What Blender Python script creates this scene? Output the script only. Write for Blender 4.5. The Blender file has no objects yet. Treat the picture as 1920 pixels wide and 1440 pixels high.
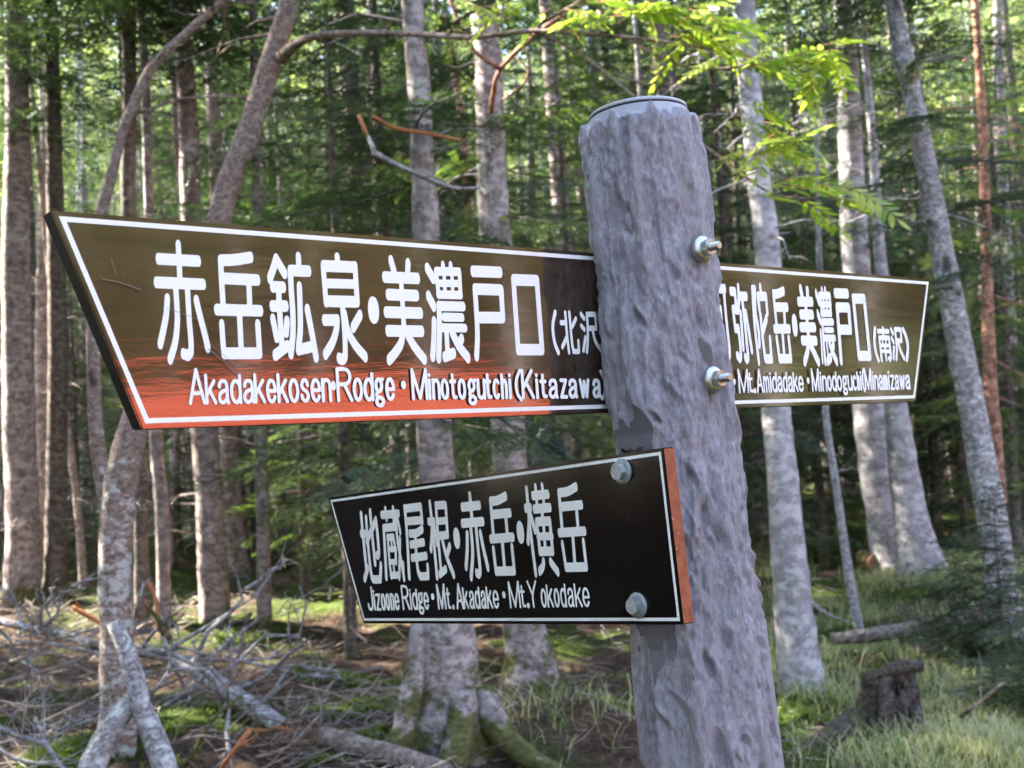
import bpy, bmesh, math, random
import numpy as np
from mathutils import Vector, Matrix

# ------------------------------------------------------------------ camera, light, exposure
scene = bpy.context.scene
col = scene.collection
FPX = 2298.0                       # focal length in pixels of a 1920 wide picture
CAM = np.array([0.0, 0.0, 1.5])


def nrm(v):
    v = np.asarray(v, float)
    return v / np.linalg.norm(v)


# lens space: x right, y down, z forward.  World down as seen by the hand-held, slightly rolled lens:
DOWN_L = nrm((0.05, 1.0, -0.043))
ZW = -DOWN_L
YW = nrm(np.array([0, 0, 1.0]) - ZW * ZW[2])
XW = np.cross(YW, ZW)
M_L2W = np.array([XW, YW, ZW])     # rows: world axes in lens space


def l2w(v):
    return M_L2W @ np.asarray(v, float)


cam = bpy.data.cameras.new('camera')
cam.sensor_width = 36.0
cam.lens = FPX / 1920 * 36.0
cam.clip_start = 0.05
cam.clip_end = 2000
cam.dof.use_dof = True
cam.dof.focus_distance = 1.40
cam.dof.aperture_fstop = 10.5
cam_ob = bpy.data.objects.new('camera', cam)
col.objects.link(cam_ob)
R = Matrix([list(l2w((1, 0, 0))), list(l2w((0, -1, 0))), list(l2w((0, 0, -1)))]).transposed()
cam_ob.matrix_world = Matrix.Translation(Vector(CAM)) @ R.to_4x4()
scene.camera = cam_ob

SUN_DIR = nrm((-0.93, 0.37, 0.66))
SUN_EL = math.asin(SUN_DIR[2])
SUN_AZ = math.atan2(SUN_DIR[0], SUN_DIR[1])
world = bpy.data.worlds.new('World')
scene.world = world
world.use_nodes = True
wn = world.node_tree
bg = wn.nodes['Background']
sky = wn.nodes.new('ShaderNodeTexSky')
sky.sky_type = 'NISHITA'
sky.sun_disc = False
sky.sun_elevation = SUN_EL
sky.sun_rotation = SUN_AZ
sky.altitude = 2300
sky.dust_density = 3.0
sky.ozone_density = 0.3
sky.air_density = 0.9
hsv = wn.nodes.new('ShaderNodeHueSaturation')      # white balance: sky desaturated against a blue cast in the shade
hsv.inputs['Saturation'].default_value = 0.80
wn.links.new(sky.outputs[0], hsv.inputs['Color'])
wn.links.new(hsv.outputs[0], bg.inputs[0])
bg.inputs[1].default_value = 0.15
sun = bpy.data.lights.new('sun', 'SUN')
sun.energy = 4.5
sun.angle = math.radians(0.5)
sun.color = (1.0, 0.93, 0.80)
sun_ob = bpy.data.objects.new('sun', sun)
col.objects.link(sun_ob)
sun_ob.rotation_euler = Vector(SUN_DIR).to_track_quat('Z', 'Y').to_euler()
sun_ob.location = (-20, 8, 30)

scene.view_settings.view_transform = 'Standard'
scene.view_settings.look = 'None'
scene.view_settings.exposure = 3.7
scene.view_settings.gamma = 1.0
scene.cycles.max_bounces = 7
scene.cycles.diffuse_bounces = 4
scene.cycles.glossy_bounces = 3
scene.cycles.transmission_bounces = 4
scene.cycles.transparent_max_bounces = 4
scene.cycles.sample_clamp_indirect = 6.0
scene.cycles.caustics_reflective = False
scene.cycles.caustics_refractive = False

# ------------------------------------------------------------------ helpers
rng = np.random.default_rng(7)
random.seed(7)


def ray(px, py):
    return l2w(((px - 960) / FPX, (py - 720) / FPX, 1.0))


def at(px, py, dist):
    """the world point seen at this pixel on the upright plane `dist` metres ahead"""
    r = ray(px, py)
    return CAM + r * (dist / r[1])


_perm = np.random.default_rng(3).random((64, 64, 64)).astype(np.float32) * 2 - 1


def noise3(p):
    """smooth value noise, p (n,3)"""
    p = np.asarray(p, np.float32)
    i = np.floor(p).astype(np.int64)
    f = p - i
    f = f * f * f * (f * (f * 6 - 15) + 10)
    out = 0
    for dx in (0, 1):
        wx = f[:, 0] if dx else 1 - f[:, 0]
        for dy in (0, 1):
            wy = f[:, 1] if dy else 1 - f[:, 1]
            for dz in (0, 1):
                wz = f[:, 2] if dz else 1 - f[:, 2]
                out = out + wx * wy * wz * _perm[(i[:, 0] + dx) & 63, (i[:, 1] + dy) & 63, (i[:, 2] + dz) & 63]
    return out


def fbm(p, octv=4):
    p = np.asarray(p, np.float32)
    a, s = 1.0, 0
    for k in range(octv):
        s = s + a * noise3(p * (2.03 ** k) + 17.3 * k)
        a *= 0.5
    return s


def sstep(a, b, x):
    t = np.clip((x - a) / (b - a), 0, 1)
    return t * t * (3 - 2 * t)


def new_mesh(name, V, Fs, mats, smooth=True, fmat=None):
    """V (n,3); Fs: list of (m,k) index arrays (k = 3 or 4, or any constant)"""
    me = bpy.data.meshes.new(name)
    V = np.asarray(V, np.float32)
    me.vertices.add(len(V))
    me.vertices.foreach_set('co', V.ravel())
    Fs = [np.asarray(f, np.int32) for f in Fs if len(f)]
    nl = sum(f.size for f in Fs)
    nf = sum(len(f) for f in Fs)
    me.loops.add(nl)
    me.loops.foreach_set('vertex_index', np.concatenate([f.ravel() for f in Fs]))
    me.polygons.add(nf)
    tot = np.concatenate([np.full(len(f), f.shape[1], np.int32) for f in Fs])
    st = np.concatenate([[0], np.cumsum(tot)[:-1]]).astype(np.int32)
    me.polygons.foreach_set('loop_start', st)
    me.polygons.foreach_set('loop_total', tot)
    if fmat is not None:
        me.polygons.foreach_set('material_index', np.asarray(fmat, np.int32))
    me.polygons.foreach_set('use_smooth', np.full(nf, smooth))
    for m in mats:
        me.materials.append(m)
    me.update(calc_edges=True)
    me.validate()
    return me


class MB:
    """collects pieces for ONE mesh"""

    def __init__(s):
        s.V, s.T, s.Q, s.mt, s.mq, s.n = [], [], [], [], [], 0

    def add(s, V, T=None, Q=None, mat=0):
        V = np.asarray(V, float).reshape(-1, 3)
        s.V.append(V)
        if T is not None and len(T):
            T = np.asarray(T, int) + s.n
            s.T.append(T); s.mt.append(np.full(len(T), mat))
        if Q is not None and len(Q):
            Q = np.asarray(Q, int) + s.n
            s.Q.append(Q); s.mq.append(np.full(len(Q), mat))
        s.n += len(V)
        return s

    def mesh(s, name, mats, smooth=True):
        Fs, fm = [], []
        if s.T:
            Fs.append(np.concatenate(s.T)); fm.append(np.concatenate(s.mt))
        if s.Q:
            Fs.append(np.concatenate(s.Q)); fm.append(np.concatenate(s.mq))
        return new_mesh(name, np.concatenate(s.V), Fs, mats, smooth, np.concatenate(fm))

    def build(s, name, mats, parent=None, smooth=True, loc=None):
        return link(name, s.mesh(name, mats if isinstance(mats, (list, tuple)) else [mats], smooth), parent, loc)


def link(name, me, parent=None, loc=None):
    o = bpy.data.objects.new(name, me)
    col.objects.link(o)
    if parent is not None:
        o.parent = parent
    if loc is not None:
        o.location = loc
    return o


def tag(o, label=None, cat=None, group=None, kind=None):
    if label: o['label'] = label
    if cat: o['category'] = cat
    if group: o['group'] = group
    if kind: o['kind'] = kind
    return o


def empty(name, loc=(0, 0, 0), label=None, cat=None, group=None):
    o = bpy.data.objects.new(name, None)
    o.empty_display_size = 0.1
    col.objects.link(o)
    o.location = loc
    return tag(o, label, cat, group)


def resample(P, rr, step):
    """Catmull-Rom through the points P with radii rr"""
    P = np.asarray(P, float); rr = np.asarray(rr, float)
    n = len(P)
    if n == 2:
        k = max(2, int(np.linalg.norm(P[1] - P[0]) / step))
        t = np.linspace(0, 1, k + 1)[:, None]
        return P[0] * (1 - t) + P[1] * t, rr[0] * (1 - t[:, 0]) + rr[1] * t[:, 0]
    E = np.vstack([2 * P[0] - P[1], P, 2 * P[-1] - P[-2]])
    out, ro = [], []
    for i in range(n - 1):
        a, b, c, d = E[i], E[i + 1], E[i + 2], E[i + 3]
        k = max(1, int(np.linalg.norm(c - b) / step))
        for j in range(k):
            t = j / k
            out.append(0.5 * ((2 * b) + (-a + c) * t + (2 * a - 5 * b + 4 * c - d) * t * t + (-a + 3 * b - 3 * c + d) * t ** 3))
            ro.append(rr[i] * (1 - t) + rr[i + 1] * t)
    out.append(P[-1]); ro.append(rr[-1])
    return np.array(out), np.array(ro)


def tube(mb, P, rr, nseg=8, mat=0, step=0.1, wob=0.0, cap=True, flare=None, sd=0.0):
    P, rr = resample(P, rr, step)
    n = len(P)
    T = np.gradient(P, axis=0)
    T /= np.linalg.norm(T, axis=1)[:, None] + 1e-12
    ref = np.array([0.31, 0.95, 0.02]) if abs(T[0][1]) < 0.8 else np.array([1.0, 0.1, 0.2])
    A = ref - T * (T @ ref)[:, None]
    A /= np.linalg.norm(A, axis=1)[:, None] + 1e-12
    B = np.cross(T, A)
    th = np.linspace(0, 2 * math.pi, nseg, endpoint=False)
    ct, si = np.cos(th), np.sin(th)
    r = rr[:, None] * np.ones(nseg)[None]
    if flare is not None:
        h, amp, lobes, ph = flare
        dd = np.concatenate([[0], np.cumsum(np.linalg.norm(np.diff(P, axis=0), axis=1))])
        lob = 0.35 + 0.65 * np.clip(np.cos(lobes * th + ph) * 0.6 + 0.4 * np.cos((lobes - 1) * th + 2 * ph), 0, 1)
        r = r * (1 + amp * np.exp(-dd / h)[:, None] * lob[None])
    V = P[:, None] + (A[:, None] * ct[None, :, None] + B[:, None] * si[None, :, None]) * r[..., None]
    if wob > 0:
        N = (A[:, None] * ct[None, :, None] + B[:, None] * si[None, :, None])
        q = V.reshape(-1, 3)
        w = fbm(q / (rr.mean() * 2.2) + sd, 3).reshape(n, nseg) * wob + noise3(q / (rr.mean() * 0.45) + sd).reshape(n, nseg) * wob * 0.35
        V = V + N * (w * r)[..., None]
    V = V.reshape(-1, 3)
    i = np.arange(n - 1)[:, None] * nseg
    j = np.arange(nseg)[None]
    j2 = (j + 1) % nseg
    Q = np.stack([i + j, i + j2, i + nseg + j2, i + nseg + j], -1).reshape(-1, 4)
    tri = []
    if cap:
        V = np.vstack([V, P[0], P[-1]])
        b0 = n * nseg
        for k in range(nseg):
            tri.append((b0, (k + 1) % nseg, k))
            tri.append((b0 + 1, (n - 1) * nseg + k, (n - 1) * nseg + (k + 1) % nseg))
    mb.add(V, T=tri, Q=Q, mat=mat)
    return P


# ------------------------------------------------------------------ materials
def mat(name):
    m = bpy.data.materials.new(name)
    m.use_nodes = True
    nt = m.node_tree
    b = nt.nodes['Principled BSDF']
    return m, nt, b


def node(nt, typ, **kw):
    n = nt.nodes.new(typ)
    for k, v in kw.items():
        if k.startswith('i_'):
            n.inputs[k[2:].replace('_', ' ')].default_value = v
        else:
            setattr(n, k, v)
    return n


def ramp(nt, src, stops, interp='LINEAR'):
    r = nt.nodes.new('ShaderNodeValToRGB')
    r.color_ramp.interpolation = interp
    els = r.color_ramp.elements
    while len(els) < len(stops):
        els.new(0.5)
    for e, (p, c) in zip(els, stops):
        e.position = p
        e.color = (*c, 1) if len(c) == 3 else c
    nt.links.new(src, r.inputs[0])
    return r.outputs[0]


def mixc(nt, fac, a, b, typ='MIX'):
    m = nt.nodes.new('ShaderNodeMix')
    m.data_type = 'RGBA'
    m.blend_type = typ
    for s, v in ((m.inputs[0], fac), (m.inputs[6], a), (m.inputs[7], b)):
        if isinstance(v, (int, float)):
            s.default_value = v
        elif isinstance(v, tuple):
            s.default_value = (*v, 1)
        else:
            nt.links.new(v, s)
    return m.outputs[2]


def tex(nt, kind='Object', scale=(1, 1, 1)):
    tc = nt.nodes.new('ShaderNodeTexCoord')
    mp = nt.nodes.new('ShaderNodeMapping')
    mp.inputs['Scale'].default_value = scale
    nt.links.new(tc.outputs[kind], mp.inputs[0])
    return mp.outputs[0]


def noise(nt, vec, scale, detail=4.0, rough=0.55, dist=0.0):
    n = nt.nodes.new('ShaderNodeTexNoise')
    n.inputs['Scale'].default_value = scale
    n.inputs['Detail'].default_value = detail
    n.inputs['Roughness'].default_value = rough
    n.inputs['Distortion'].default_value = dist
    nt.links.new(vec, n.inputs['Vector'])
    return n.outputs[0]


def bump(nt, b, h, strength=0.5, dist=0.01):
    n = nt.nodes.new('ShaderNodeBump')
    n.inputs['Strength'].default_value = strength
    n.inputs['Distance'].default_value = dist
    nt.links.new(h, n.inputs['Height'])
    nt.links.new(n.outputs[0], b.inputs['Normal'])
    return n


def bark_mat(name, dark, light, lichen, lich_amt, moss=0.0, scale=1.0, moss_h=0.5, low_lichen=0.0):
    m, nt, b = mat(name)
    v = tex(nt, 'Object', (1, 1, 0.45))
    v2 = tex(nt, 'Object', (1, 1, 1.6))
    base = ramp(nt, noise(nt, v, 24 * scale, 6, 0.7), [(0.36, dark), (0.62, light)])
    ring = ramp(nt, noise(nt, v2, 15 * scale, 5, 0.7), [(0.47, (0, 0, 0)), (0.57, (1, 1, 1))])
    base = mixc(nt, ring, base, tuple(min(1, c * 1.4) for c in light))
    ln_ = noise(nt, v2, 5.5 * scale, 5, 0.72, 0.4)
    if low_lichen:
        s2 = node(nt, 'ShaderNodeSeparateXYZ'); t2 = node(nt, 'ShaderNodeTexCoord'); nt.links.new(t2.outputs['Object'], s2.inputs[0])
        m2 = node(nt, 'ShaderNodeMapRange'); m2.inputs['From Min'].default_value = 2.4; m2.inputs['From Max'].default_value = 0.8; m2.inputs['To Max'].default_value = low_lichen
        nt.links.new(s2.outputs[2], m2.inputs[0])
        a2 = node(nt, 'ShaderNodeMath', operation='ADD'); nt.links.new(ln_, a2.inputs[0]); nt.links.new(m2.outputs[0], a2.inputs[1]); ln_ = a2.outputs[0]
    lich = ramp(nt, ln_, [(0.62 - lich_amt, (0, 0, 0)), (0.66 - lich_amt, (1, 1, 1))])
    base = mixc(nt, lich, base, lichen)
    scar = ramp(nt, noise(nt, v, 3.1 * scale, 3, 0.5), [(0.62, (0, 0, 0)), (0.7, (1, 1, 1))])
    base = mixc(nt, scar, base, tuple(c * 0.55 for c in dark))
    if moss:
        sep = node(nt, 'ShaderNodeSeparateXYZ')
        tc = node(nt, 'ShaderNodeTexCoord')
        nt.links.new(tc.outputs['Object'], sep.inputs[0])
        mr = node(nt, 'ShaderNodeMapRange')
        mr.inputs['From Min'].default_value = moss_h
        mr.inputs['From Max'].default_value = 0.0
        nt.links.new(sep.outputs[2], mr.inputs[0])
        ad = node(nt, 'ShaderNodeMath', operation='MULTIPLY_ADD')
        nt.links.new(noise(nt, v2, 5, 4, 0.65), ad.inputs[0])
        ad.inputs[1].default_value = 2.6
        nt.links.new(mr.outputs[0], ad.inputs[2])
        mm_ = node(nt, 'ShaderNodeMapRange')
        mm_.inputs['From Min'].default_value = 2.25 - moss * .4
        mm_.inputs['From Max'].default_value = 2.5 - moss * .4
        nt.links.new(ad.outputs[0], mm_.inputs[0])
        mg = ramp(nt, noise(nt, v2, 30, 3), [(0.3, (0.05, 0.05, 0.018)), (0.7, (0.15, 0.15, 0.055))])
        base = mixc(nt, mm_.outputs[0], base, mg)
    nt.links.new(base, b.inputs['Base Color'])
    b.inputs['Roughness'].default_value = 0.92
    b.inputs['Specular IOR Level'].default_value = 0.2
    bump(nt, b, noise(nt, v, 30 * scale, 6, 0.75), 0.9, 0.02)
    return m


M_BARK_PALE = bark_mat('bark_pale', (0.20, 0.188, 0.195), (0.35, 0.33, 0.345), (0.60, 0.61, 0.60), 0.02, 0.4, .6, moss_h=0.3)
M_BARK_GREY = bark_mat('bark_grey', (0.10, 0.085, 0.08), (0.26, 0.23, 0.22), (0.46, 0.46, 0.44), -0.01, 0.6)
M_BARK_PINK = bark_mat('bark_pinkish', (0.125, 0.095, 0.088), (0.31, 0.245, 0.23), (0.54, 0.50, 0.48), 0.02, 0.7, .75)
M_BARK_RED = bark_mat('bark_reddish', (0.13, 0.06, 0.042), (0.34, 0.18, 0.125), (0.44, 0.36, 0.30), -0.06, 0.8)
M_BARK_DARK = bark_mat('bark_dark', (0.050, 0.039, 0.034), (0.14, 0.115, 0.10), (0.28, 0.28, 0.25), -0.03, 0.8)
M_BARK_ROWAN = bark_mat('bark_rowan', (0.13, 0.09, 0.075), (0.31, 0.235, 0.20), (0.60, 0.60, 0.58), -0.03, 0.0, 2.4, low_lichen=0.15)
M_BARK_MOSSY = bark_mat('bark_mossy', (0.12, 0.10, 0.092), (0.32, 0.275, 0.27), (0.46, 0.46, 0.40), 0.03, 0.75, 1.0, 1.1)
M_BARK_LICHEN = bark_mat('bark_lichen', (0.14, 0.13, 0.13), (0.33, 0.31, 0.32), (0.66, 0.70, 0.69), 0.06, 0.0, 1.8)
M_SNAG = bark_mat('snag_lichen', (0.13, 0.115, 0.11), (0.40, 0.38, 0.39), (0.72, 0.75, 0.75), 0.10, 0.0, 3.0)
M_DEADWOOD = bark_mat('dead_wood', (0.11, 0.085, 0.07), (0.28, 0.23, 0.20), (0.42, 0.42, 0.37), -0.02, 0.0, 2.0)
M_SILVER = bark_mat('silvered_wood', (0.18, 0.17, 0.175), (0.36, 0.345, 0.355), (0.54, 0.54, 0.54), 0.02, 0.0, 2.0)
M_ROTTEN = bark_mat('rotten_wood', (0.025, 0.020, 0.018), (0.11, 0.09, 0.078), (0.24, 0.24, 0.19), -.04, 1.0, 2.5, .3)


def simple(name, colr, rough=0.8, metal=0.0, spec=0.5, var=0.0, vs=20.0):
    m, nt, b = mat(name)
    if var:
        c = ramp(nt, noise(nt, tex(nt), vs, 4), [(0.25, tuple(x * (1 - var) for x in colr)), (0.75, tuple(min(1, x * (1 + var)) for x in colr))])
        nt.links.new(c, b.inputs['Base Color'])
    else:
        b.inputs['Base Color'].default_value = (*colr, 1)
    b.inputs['Roughness'].default_value = rough
    b.inputs['Metallic'].default_value = metal
    b.inputs['Specular IOR Level'].default_value = spec
    return m


def leaf_mat(name, c0, c1, trans=0.35, rough=0.55, vs=7.0, island=False):
    m, nt, b = mat(name)
    f = noise(nt, tex(nt), vs, 3)
    oi = node(nt, 'ShaderNodeObjectInfo')
    if island:
        g = node(nt, 'ShaderNodeNewGeometry')
        ad = node(nt, 'ShaderNodeMath', operation='MULTIPLY_ADD')
        nt.links.new(g.outputs['Random Per Island'], ad.inputs[0])
        ad.inputs[1].default_value = 0.7
        nt.links.new(f, ad.inputs[2])
        sb = node(nt, 'ShaderNodeMath', operation='SUBTRACT')
        nt.links.new(ad.outputs[0], sb.inputs[0])
        sb.inputs[1].default_value = 0.35
        f = sb.outputs[0]
    ad2 = node(nt, 'ShaderNodeMath', operation='MULTIPLY_ADD')
    nt.links.new(oi.outputs['Random'], ad2.inputs[0])
    ad2.inputs[1].default_value = 0.3
    nt.links.new(f, ad2.inputs[2])
    c = ramp(nt, ad2.outputs[0], [(0.35, c0), (0.85, c1)])
    nt.links.new(c, b.inputs['Base Color'])
    b.inputs['Roughness'].default_value = rough
    b.inputs['Specular IOR Level'].default_value = 0.35
    tr = node(nt, 'ShaderNodeBsdfTranslucent')
    tc = mixc(nt, 1.0, c, (1.4, 1.6, 0.8), 'MULTIPLY')
    nt.links.new(tc, tr.inputs[0])
    ms = node(nt, 'ShaderNodeMixShader')
    ms.inputs[0].default_value = trans
    nt.links.new(b.outputs[0], ms.inputs[1])
    nt.links.new(tr.outputs[0], ms.inputs[2])
    nt.links.new(ms.outputs[0], nt.nodes['Material Output'].inputs[0])
    return m


M_NEEDLE = leaf_mat('fir_needles', (0.024, 0.046, 0.027), (0.076, 0.110, 0.055), 0.25)
M_NEEDLE_Y = leaf_mat('fresh_needles', (0.050, 0.090, 0.028), (0.150, 0.200, 0.060), 0.35)
M_ROWAN_LEAF = leaf_mat('rowan_leaves', (0.20, 0.29, 0.045), (0.50, 0.52, 0.11), 0.5, 0.3, 9.0, True)
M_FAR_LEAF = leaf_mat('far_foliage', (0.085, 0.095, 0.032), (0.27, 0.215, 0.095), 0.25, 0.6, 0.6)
M_SLOPE = leaf_mat('brightened_foliage', (0.11, 0.14, 0.060), (0.38, 0.40, 0.21), 0.3, 0.5, 0.5)  # sunlight put into the colour: leaves paler than on the nearer firs
M_GRASS = leaf_mat('grass_blades', (0.075, 0.15, 0.035), (0.52, 0.48, 0.28), 0.35, 0.5, 1.2, True)
M_MOSS = leaf_mat('moss_tufts', (0.045, 0.080, 0.012), (0.150, 0.205, 0.030), 0.25, 0.8, 3.0)
M_TWIG = leaf_mat('twig_litter', (0.07, 0.052, 0.042), (0.30, 0.25, 0.215), 0.0, 0.85, 3.0, True)
M_TORN = simple('torn_wood', (0.42, 0.17, 0.07), 0.8, 0, 0.3, 0.3, 40)
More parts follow.
